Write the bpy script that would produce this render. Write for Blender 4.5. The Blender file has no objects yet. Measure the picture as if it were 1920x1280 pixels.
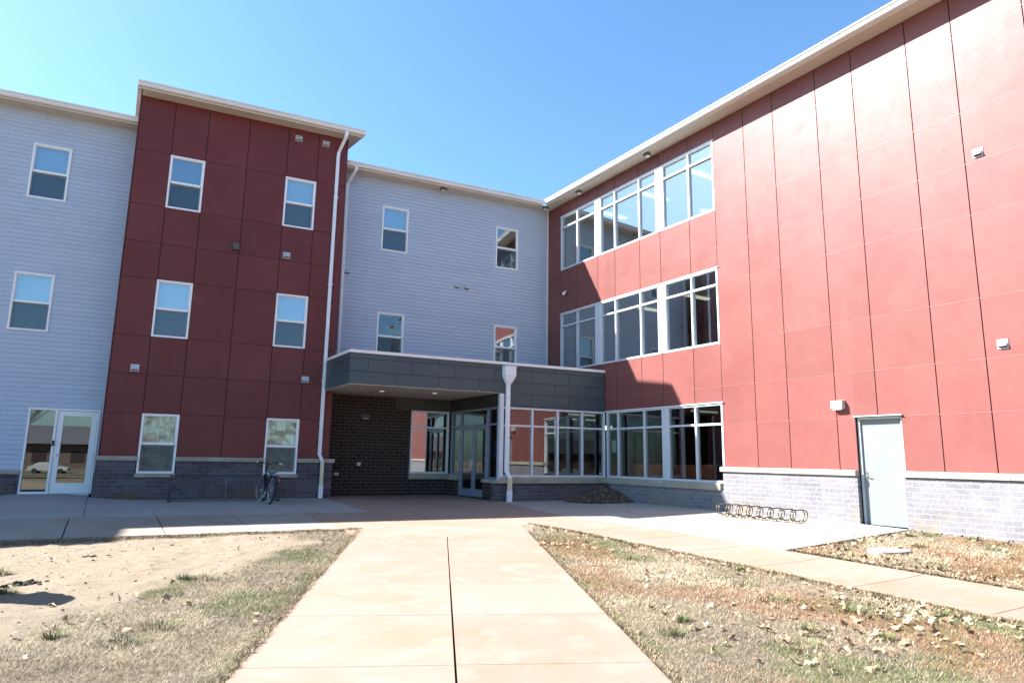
import bpy, bmesh, math, random
import numpy as np
from mathutils import Vector, Matrix
random.seed(7); rng = np.random.default_rng(11)
C = bpy.context.scene.collection
SN, CS = 0.0924277, 0.9957194
H = 1.22

# ------------------------------------------------------------------ helpers
def PF(a, n, z): return (a, (n - SN*a)/CS, z)
def FAC(n0): return lambda s, d, z: PF(s, n0-d, z)          # wall parallel to the main front; d = outwards
def WING(x0): return lambda s, d, z: (x0-d, s, z)            # wall facing -X ; s = world y
def SIDEL(x0): return lambda s, d, z: (x0-d, s, z)
def SIDER(x0): return lambda s, d, z: (x0+d, s, z)
def WLD(s, d, z): return (s, d, z)

class MB:
    def __init__(s): s.v = []; s.f = []; s.col = None
    def quad(s, *p):
        i = len(s.v); s.v += [tuple(q) for q in p]; s.f.append(tuple(range(i, i+len(p))))
    def box(s, F, s0, s1, d0, d1, z0, z1):
        i = len(s.v)
        for (a, b, c) in ((s0,d0,z0),(s1,d0,z0),(s1,d1,z0),(s0,d1,z0),(s0,d0,z1),(s1,d0,z1),(s1,d1,z1),(s0,d1,z1)):
            s.v.append(F(a, b, c))
        for q in ((0,3,2,1),(4,5,6,7),(0,1,5,4),(1,2,6,5),(2,3,7,6),(3,0,4,7)):
            s.f.append(tuple(i+k for k in q))
    def prof(s, F, pts, s0, s1, caps=True):
        i = len(s.v); n = len(pts)
        for t in (s0, s1):
            for d, z in pts: s.v.append(F(t, d, z))
        for k in range(n):
            s.f.append((i+k, i+(k+1) % n, i+n+(k+1) % n, i+n+k))
        if caps: s.f.append(tuple(i+k for k in range(n))); s.f.append(tuple(i+n+k for k in reversed(range(n))))
    def tube(s, pts, r, seg=8, caps=True, radii=None):
        P = [Vector(p) for p in pts]; n = len(P); i0 = len(s.v)
        up = None
        for k in range(n):
            t = (P[min(k+1, n-1)] - P[max(k-1, 0)]).normalized()
            if up is None:
                up = Vector((0,0,1)) if abs(t.z) < .9 else Vector((1,0,0))
            x = t.cross(up).normalized(); y = x.cross(t).normalized(); up = y
            rr = radii[k] if radii else r
            for j in range(seg):
                a = 2*math.pi*j/seg
                s.v.append(tuple(P[k] + x*(rr*math.cos(a)) + y*(rr*math.sin(a))))
        for k in range(n-1):
            for j in range(seg):
                s.f.append((i0+k*seg+j, i0+k*seg+(j+1) % seg, i0+(k+1)*seg+(j+1) % seg, i0+(k+1)*seg+j))
        if caps:
            s.f.append(tuple(i0+j for j in reversed(range(seg)))); s.f.append(tuple(i0+(n-1)*seg+j for j in range(seg)))
    def ring(s, c, ax, R, r, seg=28, m=8, a0=0, a1=2*math.pi):
        c = Vector(c); ax = Vector(ax).normalized()
        u = ax.cross(Vector((0,0,1))).normalized(); w = u.cross(ax)
        full = abs(a1-a0-2*math.pi) < 1e-6
        pts = [c + u*(R*math.cos(a0+(a1-a0)*k/seg)) + w*(R*math.sin(a0+(a1-a0)*k/seg)) for k in range(seg+(0 if full else 1))]
        i0 = len(s.v)
        for p in pts:
            o = (p-c).normalized()
            for j in range(m):
                a = 2*math.pi*j/m
                s.v.append(tuple(p + o*(r*math.cos(a)) + ax*(r*math.sin(a))))
        N = len(pts)
        for k in range(N if full else N-1):
            for j in range(m):
                k2 = (k+1) % N
                s.f.append((i0+k*m+j, i0+k*m+(j+1) % m, i0+k2*m+(j+1) % m, i0+k2*m+j))
    def build(s, name, m, parent=None, smooth=False, bevel=0, kind=None, recalc=True):
        me = bpy.data.meshes.new(name); me.from_pydata(s.v, [], s.f); me.update()
        if recalc:
            bm = bmesh.new(); bm.from_mesh(me)
            bmesh.ops.recalc_face_normals(bm, faces=bm.faces)
            bm.to_mesh(me); bm.free()
        n = len(me.loops); vi = np.empty(n, np.int32); me.loops.foreach_get('vertex_index', vi)
        co = np.empty(len(me.vertices)*3, np.float32); me.vertices.foreach_get('co', co); co = co.reshape(-1, 3)[vi]
        pn = np.empty(len(me.polygons)*3, np.float32); me.polygons.foreach_get('normal', pn); pn = pn.reshape(-1, 3)
        lt = np.empty(len(me.polygons), np.int32); me.polygons.foreach_get('loop_total', lt)
        pn = np.abs(np.repeat(pn, lt, axis=0))
        uv = np.stack([co[:,0], co[:,2]], 1)
        mx = pn[:,0] > pn[:,1]; uv[mx, 0] = co[mx, 1]
        mz = pn[:,2] > .75; uv[mz] = co[mz][:, :2]
        l = me.uv_layers.new(name='UVMap'); l.data.foreach_set('uv', uv.astype(np.float32).ravel())
        if smooth: me.polygons.foreach_set('use_smooth', [True]*len(me.polygons))
        o = bpy.data.objects.new(name, me); C.objects.link(o)
        if m: me.materials.append(m)
        if parent: o.parent = parent
        if bevel:
            b = o.modifiers.new('bevel', 'BEVEL'); b.width = bevel; b.segments = 2; b.limit_method = 'ANGLE'
        if kind: o['kind'] = kind
        return o

def tag(o, label=None, cat=None, group=None, kind=None):
    if label: o['label'] = label
    if cat: o['category'] = cat
    if group: o['group'] = group
    if kind: o['kind'] = kind
    return o
def empty(name, loc=(0,0,0)):
    o = bpy.data.objects.new(name, None); C.objects.link(o); o.location = loc; return o

def cells(s0, s1, z0, z1, holes):
    """rectangle minus holes -> list of rectangles"""
    out = []
    xs = sorted({s0, s1, *[min(max(h[i], s0), s1) for h in holes for i in (0, 1)]})
    for a, b in zip(xs, xs[1:]):
        if b-a < 1e-4: continue
        m = (a+b)/2
        bl = sorted((max(h[2], z0), min(h[3], z1)) for h in holes if h[0] < m < h[1] and h[3] > z0 and h[2] < z1)
        z = z0
        for p, q in bl:
            if p-z > 1e-3: out.append((a, b, z, p))
            z = max(z, q)
        if z1-z > 1e-3: out.append((a, b, z, z1))
    return out

# ------------------------------------------------------------------ materials
def N(nt, t, **k):
    n = nt.nodes.new(t)
    for a, b in k.items():
        if a.startswith('i_'):
            key = a[2:]
            n.inputs[int(key) if key.isdigit() else key.replace('_', ' ')].default_value = b
        else: setattr(n, a, b)
    return n
def newmat(name):
    m = bpy.data.materials.new(name); m.use_nodes = True; nt = m.node_tree; nt.nodes.clear()
    out = nt.nodes.new('ShaderNodeOutputMaterial'); b = nt.nodes.new('ShaderNodeBsdfPrincipled')
    nt.links.new(b.outputs[0], out.inputs[0]); return m, nt, b, out
def rgba(c): return (c[0], c[1], c[2], 1)
def mix(nt, f, a, b, mode='MIX'):
    n = nt.nodes.new('ShaderNodeMix'); n.data_type = 'RGBA'; n.blend_type = mode
    for sock, v in ((n.inputs[0], f), (n.inputs[6], a), (n.inputs[7], b)):
        if hasattr(v, 'is_output') or hasattr(v, 'links'): nt.links.new(v, sock)
        else: sock.default_value = v if isinstance(v, (int, float)) else rgba(v)
    return n.outputs[2]
def ramp(nt, src, p0, p1, c0=0., c1=1.):
    n = nt.nodes.new('ShaderNodeMapRange'); nt.links.new(src, n.inputs[0])
    n.inputs[1].default_value = p0; n.inputs[2].default_value = p1; n.inputs[3].default_value = c0; n.inputs[4].default_value = c1
    return n.outputs[0]
def noise(nt, scale, detail=4, rough=.55, stretch=None, off=None, dist=0):
    g = nt.nodes.new('ShaderNodeNewGeometry'); src = g.outputs['Position']
    if stretch or off:
        mp = nt.nodes.new('ShaderNodeMapping'); nt.links.new(src, mp.inputs[0]); src = mp.outputs[0]
        if stretch: mp.inputs['Scale'].default_value = stretch
        if off: mp.inputs['Location'].default_value = off
    n = N(nt, 'ShaderNodeTexNoise', i_Scale=scale, i_Detail=detail, i_Roughness=rough, i_Distortion=dist)
    nt.links.new(src, n.inputs['Vector']); return n.outputs[0]
def pmat(name, col, rough=.6, spec=.5, metal=0, var=.12, vs=1.5, fine=.06, fs=40, bump=0, bs=60, bd=.01, col2=None, island=0, stretch=None, rvar=0):
    m, nt, b, out = newmat(name)
    c2 = col2 or tuple(x*(1-var) for x in col)
    c = mix(nt, ramp(nt, noise(nt, vs, stretch=stretch), .35, .65), col, c2)
    if fine:
        f = ramp(nt, noise(nt, fs, 2), .3, .7, 1-fine, 1+fine)
        c = mix(nt, 1.0, c, comb(nt, f), 'MULTIPLY')
    if island:
        g = nt.nodes.new('ShaderNodeNewGeometry')
        c = mix(nt, 1.0, c, comb(nt, ramp(nt, g.outputs['Random Per Island'], 0, 1, 1-island, 1+island)), 'MULTIPLY')
    nt.links.new(c, b.inputs['Base Color'])
    b.inputs['Roughness'].default_value = rough; b.inputs['Metallic'].default_value = metal
    b.inputs['Specular IOR Level'].default_value = spec
    if rvar: nt.links.new(ramp(nt, noise(nt, vs*2.3, off=(5,3,1)), .3, .7, rough-rvar, rough+rvar), b.inputs['Roughness'])
    if bump:
        bp = N(nt, 'ShaderNodeBump', i_Strength=bump, i_Distance=bd); nt.links.new(noise(nt, bs, 3), bp.inputs['Height'])
        nt.links.new(bp.outputs[0], b.inputs['Normal'])
    return m
def comb(nt, v):
    n = nt.nodes.new('ShaderNodeCombineColor')
    for i in range(3): nt.links.new(v, n.inputs[i])
    return n.outputs[0]

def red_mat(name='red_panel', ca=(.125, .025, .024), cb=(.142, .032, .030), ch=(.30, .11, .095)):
    m, nt, b, out = newmat(name)
    c = mix(nt, ramp(nt, noise(nt, .9, 5, .6), .35, .7), ca, cb)
    g = nt.nodes.new('ShaderNodeNewGeometry')
    c = mix(nt, 1., c, comb(nt, ramp(nt, g.outputs['Random Per Island'], 0, 1, .94, 1.06)), 'MULTIPLY')
    # chalky weathering smears and small round spots
    sm = ramp(nt, noise(nt, 2.2, 6, .7, stretch=(1, 1, .45), dist=.6), .56, .8, 0, .16)
    c = mix(nt, sm, c, ch)
    vo = N(nt, 'ShaderNodeTexVoronoi', i_Scale=3.2); nt.links.new(g.outputs['Position'], vo.inputs['Vector'])
    sp = ramp(nt, vo.outputs['Distance'], .035, .05, .45, 0)
    zz = nt.nodes.new('ShaderNodeSeparateXYZ'); nt.links.new(g.outputs['Position'], zz.inputs[0])
    mm = N(nt, 'ShaderNodeMath', operation='MULTIPLY'); nt.links.new(sp, mm.inputs[0]); nt.links.new(ramp(nt, noise(nt, .5, 1, off=(9,2,4)), .45, .6), mm.inputs[1])
    c = mix(nt, mm.outputs[0], c, (.11, .02, .02))
    nt.links.new(c, b.inputs['Base Color'])
    nt.links.new(ramp(nt, noise(nt, 1.7, 6, .7, dist=1), .3, .7, .36, .5), b.inputs['Roughness'])
    spv = ramp(nt, noise(nt, 2.0, 7, .75, off=(1,5,3), dist=.5), .35, .72, .29, .22)
    m2 = N(nt, 'ShaderNodeMath', operation='SUBTRACT'); nt.links.new(spv, m2.inputs[0]); nt.links.new(mm.outputs[0], m2.inputs[1]); m2.use_clamp = True
    nt.links.new(m2.outputs[0], b.inputs['Specular IOR Level'])
    bp = N(nt, 'ShaderNodeBump', i_Strength=.12, i_Distance=.02); nt.links.new(noise(nt, 1.6, 2), bp.inputs['Height'])
    nt.links.new(bp.outputs[0], b.inputs['Normal'])
    return m

def brick_mat(name, c1, c2, mortar, w=.30, h=.10, ms=.011, effl=None, stain=None, rough=.85, bump=.6):
    m, nt, b, out = newmat(name)
    uv = nt.nodes.new('ShaderNodeUVMap'); uv.uv_map = 'UVMap'
    br = N(nt, 'ShaderNodeTexBrick', i_Scale=1.0, i_Mortar_Size=ms, i_Mortar_Smooth=.15, i_Bias=0.0, i_Brick_Width=w, i_Row_Height=h)
    br.inputs['Color1'].default_value = rgba(c1); br.inputs['Color2'].default_value = rgba(c2); br.inputs['Mortar'].default_value = rgba(mortar)
    nt.links.new(uv.outputs[0], br.inputs['Vector'])
    c = mix(nt, 1., br.outputs['Color'], comb(nt, ramp(nt, noise(nt, 18, 4), .3, .7, .8, 1.2)), 'MULTIPLY')
    if effl:
        e1 = ramp(nt, noise(nt, 1.3, 7, .68, stretch=(1, 1, 1.6)), .40, .68, 0, effl[1])
        c = mix(nt, e1, c, effl[0])
        e2 = ramp(nt, noise(nt, 9, 5, .7, stretch=(1, 1, .4), off=(3,1,8)), .5, .75, 0, effl[1]*.6)
        c = mix(nt, e2, c, effl[0])
    if stain:
        g = nt.nodes.new('ShaderNodeNewGeometry'); s = nt.nodes.new('ShaderNodeSeparateXYZ'); nt.links.new(g.outputs['Position'], s.inputs[0])
        lowz = ramp(nt, s.outputs[2], .0, .45, 1, 0)
        mm = N(nt, 'ShaderNodeMath', operation='MULTIPLY'); nt.links.new(lowz, mm.inputs[0]); nt.links.new(ramp(nt, noise(nt, 1.1, 5, .6, off=(7,7,2)), .48, .62), mm.inputs[1])
        c = mix(nt, mm.outputs[0], c, stain)
    nt.links.new(c, b.inputs['Base Color']); b.inputs['Roughness'].default_value = rough; b.inputs['Specular IOR Level'].default_value = .3
    inv = N(nt, 'ShaderNodeMath', operation='SUBTRACT'); inv.inputs[0].default_value = 1; nt.links.new(br.outputs['Fac'], inv.inputs[1])
    ad = N(nt, 'ShaderNodeMath', operation='MULTIPLY_ADD'); nt.links.new(noise(nt, 25, 4, .6), ad.inputs[0]); ad.inputs[1].default_value = .5; nt.links.new(inv.outputs[0], ad.inputs[2])
    bp = N(nt, 'ShaderNodeBump', i_Strength=bump, i_Distance=.008); nt.links.new(ad.outputs[0], bp.inputs['Height']); nt.links.new(bp.outputs[0], b.inputs['Normal'])
    return m

def glass_mat(name, tint=(.72,.78,.76), refl=1.0, base=.05, wav=0, wsc=3, wst=None):
    m = bpy.data.materials.new(name); m.use_nodes = True; nt = m.node_tree; nt.nodes.clear()
    out = nt.nodes.new('ShaderNodeOutputMaterial'); tr = nt.nodes.new('ShaderNodeBsdfTransparent'); tr.inputs[0].default_value = rgba(tint)
    gl = nt.nodes.new('ShaderNodeBsdfGlossy'); gl.inputs['Roughness'].default_value = .004; gl.inputs['Color'].default_value = (.93, .97, .98, 1)
    ge = nt.nodes.new('ShaderNodeNewGeometry'); dt = N(nt, 'ShaderNodeVectorMath', operation='DOT_PRODUCT')
    nt.links.new(ge.outputs['Incoming'], dt.inputs[0]); nt.links.new(ge.outputs['Normal'], dt.inputs[1])
    ab = N(nt, 'ShaderNodeMath', operation='ABSOLUTE'); nt.links.new(dt.outputs['Value'], ab.inputs[0])
    om = N(nt, 'ShaderNodeMath', operation='SUBTRACT'); om.inputs[0].default_value = 1; nt.links.new(ab.outputs[0], om.inputs[1])
    pw = N(nt, 'ShaderNodeMath', operation='POWER'); nt.links.new(om.outputs[0], pw.inputs[0]); pw.inputs[1].default_value = 4.2
    f = ramp(nt, pw.outputs[0], 0, 1, base, refl)
    ms = nt.nodes.new('ShaderNodeMixShader'); nt.links.new(f, ms.inputs[0]); nt.links.new(tr.outputs[0], ms.inputs[1]); nt.links.new(gl.outputs[0], ms.inputs[2])
    nt.links.new(ms.outputs[0], out.inputs[0])
    if wav:
        bp = N(nt, 'ShaderNodeBump', i_Strength=wav, i_Distance=.03); nt.links.new(noise(nt, wsc, 1, .4, stretch=wst), bp.inputs['Height'])
        nt.links.new(bp.outputs[0], gl.inputs['Normal'])
    return m
def emis(name, col, s):
    m, nt, b, out = newmat(name); b.inputs['Base Color'].default_value = rgba(col)
    b.inputs['Emission Color'].default_value = rgba(col); b.inputs['Emission Strength'].default_value = s; return m
def concrete(name, base, stain, grey):
    m, nt, b, out = newmat(name)
    c = mix(nt, ramp(nt, noise(nt, .55, 6, .62, dist=.6), .38, .66), base, stain)
    c = mix(nt, ramp(nt, noise(nt, 2.3, 6, .65, off=(4,8,0)), .5, .72, 0, .55), c, grey)
    c = mix(nt, 1., c, comb(nt, ramp(nt, noise(nt, 110, 4, .7), .3, .7, .90, 1.08)), 'MULTIPLY')
    c = mix(nt, 1., c, comb(nt, ramp(nt, noise(nt, 14, 3, stretch=(.3, 3, 1)), .3, .7, .94, 1.04)), 'MULTIPLY')
    g = nt.nodes.new('ShaderNodeNewGeometry')
    c = mix(nt, 1., c, comb(nt, ramp(nt, g.outputs['Random Per Island'], 0, 1, .955, 1.03)), 'MULTIPLY')
    vo = N(nt, 'ShaderNodeTexVoronoi', i_Scale=.42); vo.feature = 'DISTANCE_TO_EDGE'
    wp = nt.nodes.new('ShaderNodeVectorMath'); wp.operation = 'MULTIPLY_ADD'; nn_ = N(nt, 'ShaderNodeTexNoise', i_Scale=1.5, i_Detail=5.0); nt.links.new(g.outputs['Position'], nn_.inputs['Vector'])
    nt.links.new(nn_.outputs['Color'], wp.inputs[0]); wp.inputs[1].default_value = (.8, .8, .8); nt.links.new(g.outputs['Position'], wp.inputs[2]); nt.links.new(wp.outputs[0], vo.inputs['Vector'])
    ck = N(nt, 'ShaderNodeMath', operation='MULTIPLY'); nt.links.new(ramp(nt, vo.outputs['Distance'], .0, .003, .25, 0), ck.inputs[0]); nt.links.new(ramp(nt, noise(nt, .35, 2, off=(3,3,3)), .52, .6), ck.inputs[1])
    c = mix(nt, ck.outputs[0], c, (.09, .07, .055))
    c = mix(nt, ramp(nt, noise(nt, 34, 3, .6, off=(8,1,1)), .70, .76, 0, .35), c, (.14, .10, .075))
    nt.links.new(c, b.inputs['Base Color']); b.inputs['Roughness'].default_value = .82; b.inputs['Specular IOR Level'].default_value = .3
    bp = N(nt, 'ShaderNodeBump', i_Strength=.35, i_Distance=.004); nt.links.new(noise(nt, 120, 3, stretch=(.6, 1.6, 1)), bp.inputs['Height']); nt.links.new(bp.outputs[0], b.inputs['Normal'])
    return m

M = {}
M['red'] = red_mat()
M['redw'] = red_mat('red_panel_pale', (.172, .056, .050), (.188, .066, .058), (.27, .125, .11))  # paler, less saturated red for the right wing panels
M['redtrim'] = pmat('red_joint_trim', (.29, .145, .13), rough=.4, var=.1)  # flashing strips; the light they catch is put into this lighter red
M['dark'] = pmat('dark_cavity', (.03, .02, .022), rough=.9, fine=0)
M['siding'] = pmat('vinyl_siding', (.42, .475, .575), rough=.55, var=.05, vs=.7, fine=.03, bump=.08, bs=30, bd=.003, island=.03)
M['trim'] = pmat('white_trim', (.76, .74, .72), rough=.45, var=.06, vs=2, fine=.02)
M['vinyl'] = pmat('white_vinyl', (.80, .80, .80), rough=.4, var=.04, fine=.01)
M['gutter'] = pmat('gutter_aluminium', (.70, .69, .69), rough=.45, var=.07, vs=1, fine=.02)
M['soffit'] = pmat('soffit', (.56, .51, .43), rough=.6, var=.07, vs=.8, fine=.02)
M['roof'] = pmat('roof_shingle', (.10, .10, .11), rough=.9, var=.2, fine=.25)
M['spout'] = pmat('downspout_white', (.74, .76, .80), rough=.42, var=.07, vs=3, fine=.02)
M['spoutold'] = pmat('downspout_stained', (.70, .62, .42), rough=.55, var=.16, vs=6)
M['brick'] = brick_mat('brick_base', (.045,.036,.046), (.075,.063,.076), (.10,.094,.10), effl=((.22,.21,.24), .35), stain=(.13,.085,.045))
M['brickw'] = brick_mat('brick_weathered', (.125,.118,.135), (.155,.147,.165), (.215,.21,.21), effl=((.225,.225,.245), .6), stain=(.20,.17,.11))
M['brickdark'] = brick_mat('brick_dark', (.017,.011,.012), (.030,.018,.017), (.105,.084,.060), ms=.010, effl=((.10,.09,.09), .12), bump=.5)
M['stone'] = pmat('cast_stone', (.36, .33, .27), rough=.8, var=.16, vs=2.5, fine=.06, bump=.2, bs=60, bd=.003, col2=(.27,.24,.19))
M['slate'] = pmat('dark_metal_panel', (.058, .080, .090), rough=.46, spec=.45, metal=.1, var=.12, vs=1.2, fine=.02, island=.09, bump=.06, bs=1.5, bd=.02)
M['slatedk'] = pmat('dark_header', (.035, .037, .036), rough=.5, var=.1, fine=.02)
M['alu'] = pmat('anodised_aluminium', (.60, .62, .66), rough=.38, spec=.5, metal=.15, var=.04, fine=.01)
M['alud'] = pmat('door_aluminium', (.23, .27, .34), rough=.4, metal=.3, var=.04, fine=.01)
M['aluw'] = pmat('white_aluminium', (.78, .78, .78), rough=.4, var=.04, fine=.01)
M['glass'] = glass_mat('window_glass', (.56,.64,.65), 1.0, .36)
M['glassl'] = glass_mat('lobby_glass', (.46,.54,.54), 1.0, .15)
M['glassw'] = glass_mat('window_glass_wavy', (.82,.86,.82), 1.0, .14, .35, 3.0)
M['glassf'] = glass_mat('sash_glass', (.66,.80,.90), 1.0, .30, .10, 1.2)
M['glassd'] = glass_mat('door_glass', (.36,.40,.39), 1.0, .17)
M['screen'] = None
M['blind'] = pmat('blind', (.36, .52, .66), rough=.7, var=.05, fine=.0)  # white blinds: sky light in the panes put into their blue, three tones
M['blinddk'] = pmat('blind_dark', (.13, .25, .38), rough=.7, var=.05, fine=0)
M['blindlt'] = pmat('blind_light', (.50, .69, .80), rough=.7, var=.05, fine=0)
M['curtain'] = pmat('curtain', (.68, .68, .50), rough=.9, var=.25, vs=4, stretch=(6,6,.6))
M['steel'] = pmat('steel_hardware', (.55, .55, .56), rough=.28, metal=.9, var=.05, fine=.02)
M['vent'] = pmat('vent_metal', (.50, .52, .54), rough=.42, metal=.25, var=.08)
M['bronze'] = pmat('bronze_box', (.085, .08, .07), rough=.5, var=.1)
M['lampgrey'] = pmat('wall_light_housing', (.42, .42, .42), rough=.5, var=.08)
M['lens'] = pmat('light_lens', (.62, .62, .58), rough=.25, var=.05)
M['door'] = pmat('grey_painted_door', (.178, .200, .203), rough=.42, var=.09, vs=2.2, fine=.02, bump=.04, bs=2, bd=.01, col2=(.16,.182,.185))
M['doorframe'] = pmat('door_frame_paint', (.40, .45, .47), rough=.45, var=.06)
M['tan'] = concrete('stained_concrete', (.255,.188,.152), (.252,.163,.115), (.30,.25,.215))
M['slab'] = concrete('pale_concrete', (.31,.295,.275), (.28,.255,.23), (.34,.33,.31))
M['walk'] = concrete('grey_concrete', (.26,.23,.20), (.235,.19,.15), (.30,.275,.245))
M['room'] = pmat('room_plaster', (.20, .24, .25), rough=.9, var=.1)
M['roomlt'] = pmat('upper_room_plaster', (.42, .47, .49), rough=.9, var=.15)
M['roomdk'] = pmat('lobby_wall', (.06, .055, .05), rough=.9, var=.2)
M['floor'] = pmat('lobby_floor', (.10, .085, .07), rough=.4, var=.15)
M['orange'] = pmat('orange_upholstery', (.62, .13, .06), rough=.8, var=.12)
M['paper'] = pmat('paper_sheet', (.62, .68, .70), rough=.8, var=.03)
M['bluep'] = pmat('blue_poster', (.03, .10, .32), rough=.6, var=.2, vs=12)
M['tube'] = emis('fluorescent_tube', (1., .93, .66), .28)
M['tube2'] = emis('lobby_tube', (1., .93, .7), .10)
M['exit'] = emis('exit_sign', (.75, .95, .45), .6)
M['can'] = emis('can_light_lamp', (1., .97, .9), .17)
M['black'] = pmat('black_rubber', (.018, .018, .02), rough=.7, var=.2)
M['navy'] = pmat('navy_paint', (.012, .018, .05), rough=.3, var=.1, fine=.02)
M['whitewall'] = pmat('whitewall_rubber', (.30, .42, .47), rough=.6, var=.1)
M['saddle'] = pmat('saddle_vinyl', (.12, .19, .19), rough=.55, var=.12)
M['grip'] = pmat('cream_grip', (.60, .53, .44), rough=.7, var=.1)
M['redlens'] = pmat('red_reflector', (.55, .01, .015), rough=.2, var=.05)
M['chrome'] = pmat('chrome', (.60, .60, .62), rough=.2, metal=1, var=.05)
M['rackdk'] = pmat('dark_rack_steel', (.055, .055, .07), rough=.5, metal=.4, var=.3, vs=9)
M['railgrey'] = pmat('worn_rail_steel', (.17, .17, .18), rough=.5, metal=.3, var=.3, vs=9)
M['racktan'] = pmat('bronze_rack_paint', (.125, .105, .075), rough=.42, metal=.5, var=.3, vs=12)
M['signblue'] = pmat('sign_board_paint', (.015, .03, .11), rough=.4, var=.1)
M['bark'] = pmat('bark', (.12, .10, .085), rough=.95, var=.25, vs=5, fine=.2)
M['house'] = pmat('far_brick', (.13, .09, .07), rough=.9, var=.15)
def screen_mat():
    m = bpy.data.materials.new('insect_screen'); m.use_nodes = True; nt = m.node_tree; nt.nodes.clear()
    out = nt.nodes.new('ShaderNodeOutputMaterial'); tr = nt.nodes.new('ShaderNodeBsdfTransparent'); d = nt.nodes.new('ShaderNodeBsdfPrincipled')
    d.inputs['Base Color'].default_value = (.035, .06, .085, 1); d.inputs['Roughness'].default_value = .6
    ms = nt.nodes.new('ShaderNodeMixShader'); ms.inputs[0].default_value = .55
    nt.links.new(tr.outputs[0], ms.inputs[1]); nt.links.new(d.outputs[0], ms.inputs[2]); nt.links.new(ms.outputs[0], out.inputs[0]); return m
M['screen'] = screen_mat()

# ------------------------------------------------------------------ ground height
def cl(v): return np.clip(v, 0, 1)
def G(x, y):
    x = np.asarray(x, float); y = np.asarray(y, float)
    nn = SN*x + CS*y; uu = CS*x - SN*y
    A = cl((18.5-nn)/4.6); B = cl((13.72-x)/4.5)
    z = -.146*np.minimum(A, B) - .0235*np.clip(13.55-(.4256*x+.9049*y), 0, 60) + .12*cl((-1.2-uu)/1.5)*cl((nn-16)/3)
    return z
_tab = rng.random((256, 256))
def vn(x, y, s, o=0):
    x = np.asarray(x)*s+o*17.3+500; y = np.asarray(y)*s+o*31.7+500
    xi = np.floor(x).astype(int); yi = np.floor(y).astype(int); fx = x-xi; fy = y-yi
    fx = fx*fx*(3-2*fx); fy = fy*fy*(3-2*fy)
    t = lambda i, j: _tab[i % 256, j % 256]
    return (t(xi,yi)*(1-fx)+t(xi+1,yi)*fx)*(1-fy)+(t(xi,yi+1)*(1-fx)+t(xi+1,yi+1)*fx)*fy
def fbm(x, y, s, o=0): return (vn(x,y,s,o)+.5*vn(x,y,s*2.1,o+1)+.25*vn(x,y,s*4.3,o+2))/1.75
def dpath(x, y): return -((x-.9)*.906-(y-5.26)*.4226)            # metres left of the path's left edge
def dright(x, y): return (x-3.67)*.906-(y-3.78)*.4226            # metres right of the right edge
def dirtmask(x, y):
    d = dpath(x, y)
    t = d-(.55+np.clip(11-y, 0, 5.5)*.33)
    n = (fbm(x, y, 1.3, 3)-.5)*1.6
    m = cl((t+n)*2.2)
    edge = cl((13.0-(SN*x+CS*y))*2.5+(fbm(x, y, 2, 5)-.5)*1.2)
    return m*edge
def lawn(x, y):
    nn = SN*x+CS*y
    left = (dpath(x, y) > .0) & (nn < 13.22)
    mid = (dright(x, y) > .0) & (x < 8.03)
    right = (x > 9.78) & (y < 7.36+.02*(x-9.8)) & (x < 13.64)
    return left | mid | right
def rustmask(x, y):
    r = cl((fbm(x, y, .8, 9)-.52)*8)*cl((x-3.5)/2)
    r2 = cl((fbm(x, y, 1.0, 12)-.42)*6)*(x > 10.6)*(y < 6.6)
    return np.maximum(r*.8, r2)
def greenmask(x, y):
    return cl((fbm(x, y, 1.1, 21)-.56+.05*(np.asarray(x) < 3))*9)

# ------------------------------------------------------------------ terrain
xs = np.concatenate([np.array([-400,-200,-100,-50,-30,-20,-14,-10,-7,-5.5,-4.2]), np.arange(-3.4, 13.9, .07), np.array([14.4,16,20,30,60,120,250,400])])
ys = np.concatenate([np.array([-400,-200,-110,-70,-45,-30,-20,-12,-8,-5,-3,-1,.5,1.6,2.4]), np.arange(3., 13.6, .07), np.arange(14, 23, .5), np.array([25,30,45,80,150,300])])
X, Y = np.meshgrid(xs, ys)
inl = lawn(X, Y); dm = dirtmask(X, Y)
def T(x, y):
    return G(x, y) - .045 + np.where(lawn(x, y), .015+.028*fbm(x, y, 2.2, 1)+(.030*vn(x, y, 9, 4)+.022*vn(x, y, 4.3, 14)*vn(x, y, 17, 15)+.04*fbm(x, y, 1.1, 13)-.02)*dirtmask(x, y) + .010*vn(x, y, 22, 6), 0)
Z = T(X, Y)
Z = np.where(inl | (X < -4) | (X > 13.7) | (Y < 2.5) | (SN*X+CS*Y > 21.6), Z, Z-.07)
Z = np.where((X > 13.66) & (Y > -6), Z-.25, Z)
nx, ny = len(xs), len(ys)
me = bpy.data.meshes.new('ground')
idx = np.arange(nx*ny).reshape(ny, nx)
fc = np.stack([idx[:-1,:-1], idx[:-1,1:], idx[1:,1:], idx[1:,:-1]], -1).reshape(-1, 4)
me.from_pydata(np.stack([X, Y, Z], -1).reshape(-1, 3).tolist(), [], fc.tolist()); me.update()
ca = me.color_attributes.new('mask', 'FLOAT_COLOR', 'POINT')
colr = np.stack([dm, rustmask(X, Y), greenmask(X, Y), np.ones_like(X)], -1).astype(np.float32)
ca.data.foreach_set('color', colr.ravel()); me.polygons.foreach_set('use_smooth', [True]*len(me.polygons))
gm, nt, b, out = newmat('soil_and_dead_grass')
at = nt.nodes.new('ShaderNodeVertexColor'); at.layer_name = 'mask'
sp = nt.nodes.new('ShaderNodeSeparateColor'); nt.links.new(at.outputs[0], sp.inputs[0])
thatch = mix(nt, ramp(nt, noise(nt, 28, 5, .7), .35, .65), (.11, .09, .062), (.30, .245, .165))
thatch = mix(nt, ramp(nt, noise(nt, 2.0, 4), .45, .65), thatch, (.11, .092, .068))
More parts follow.
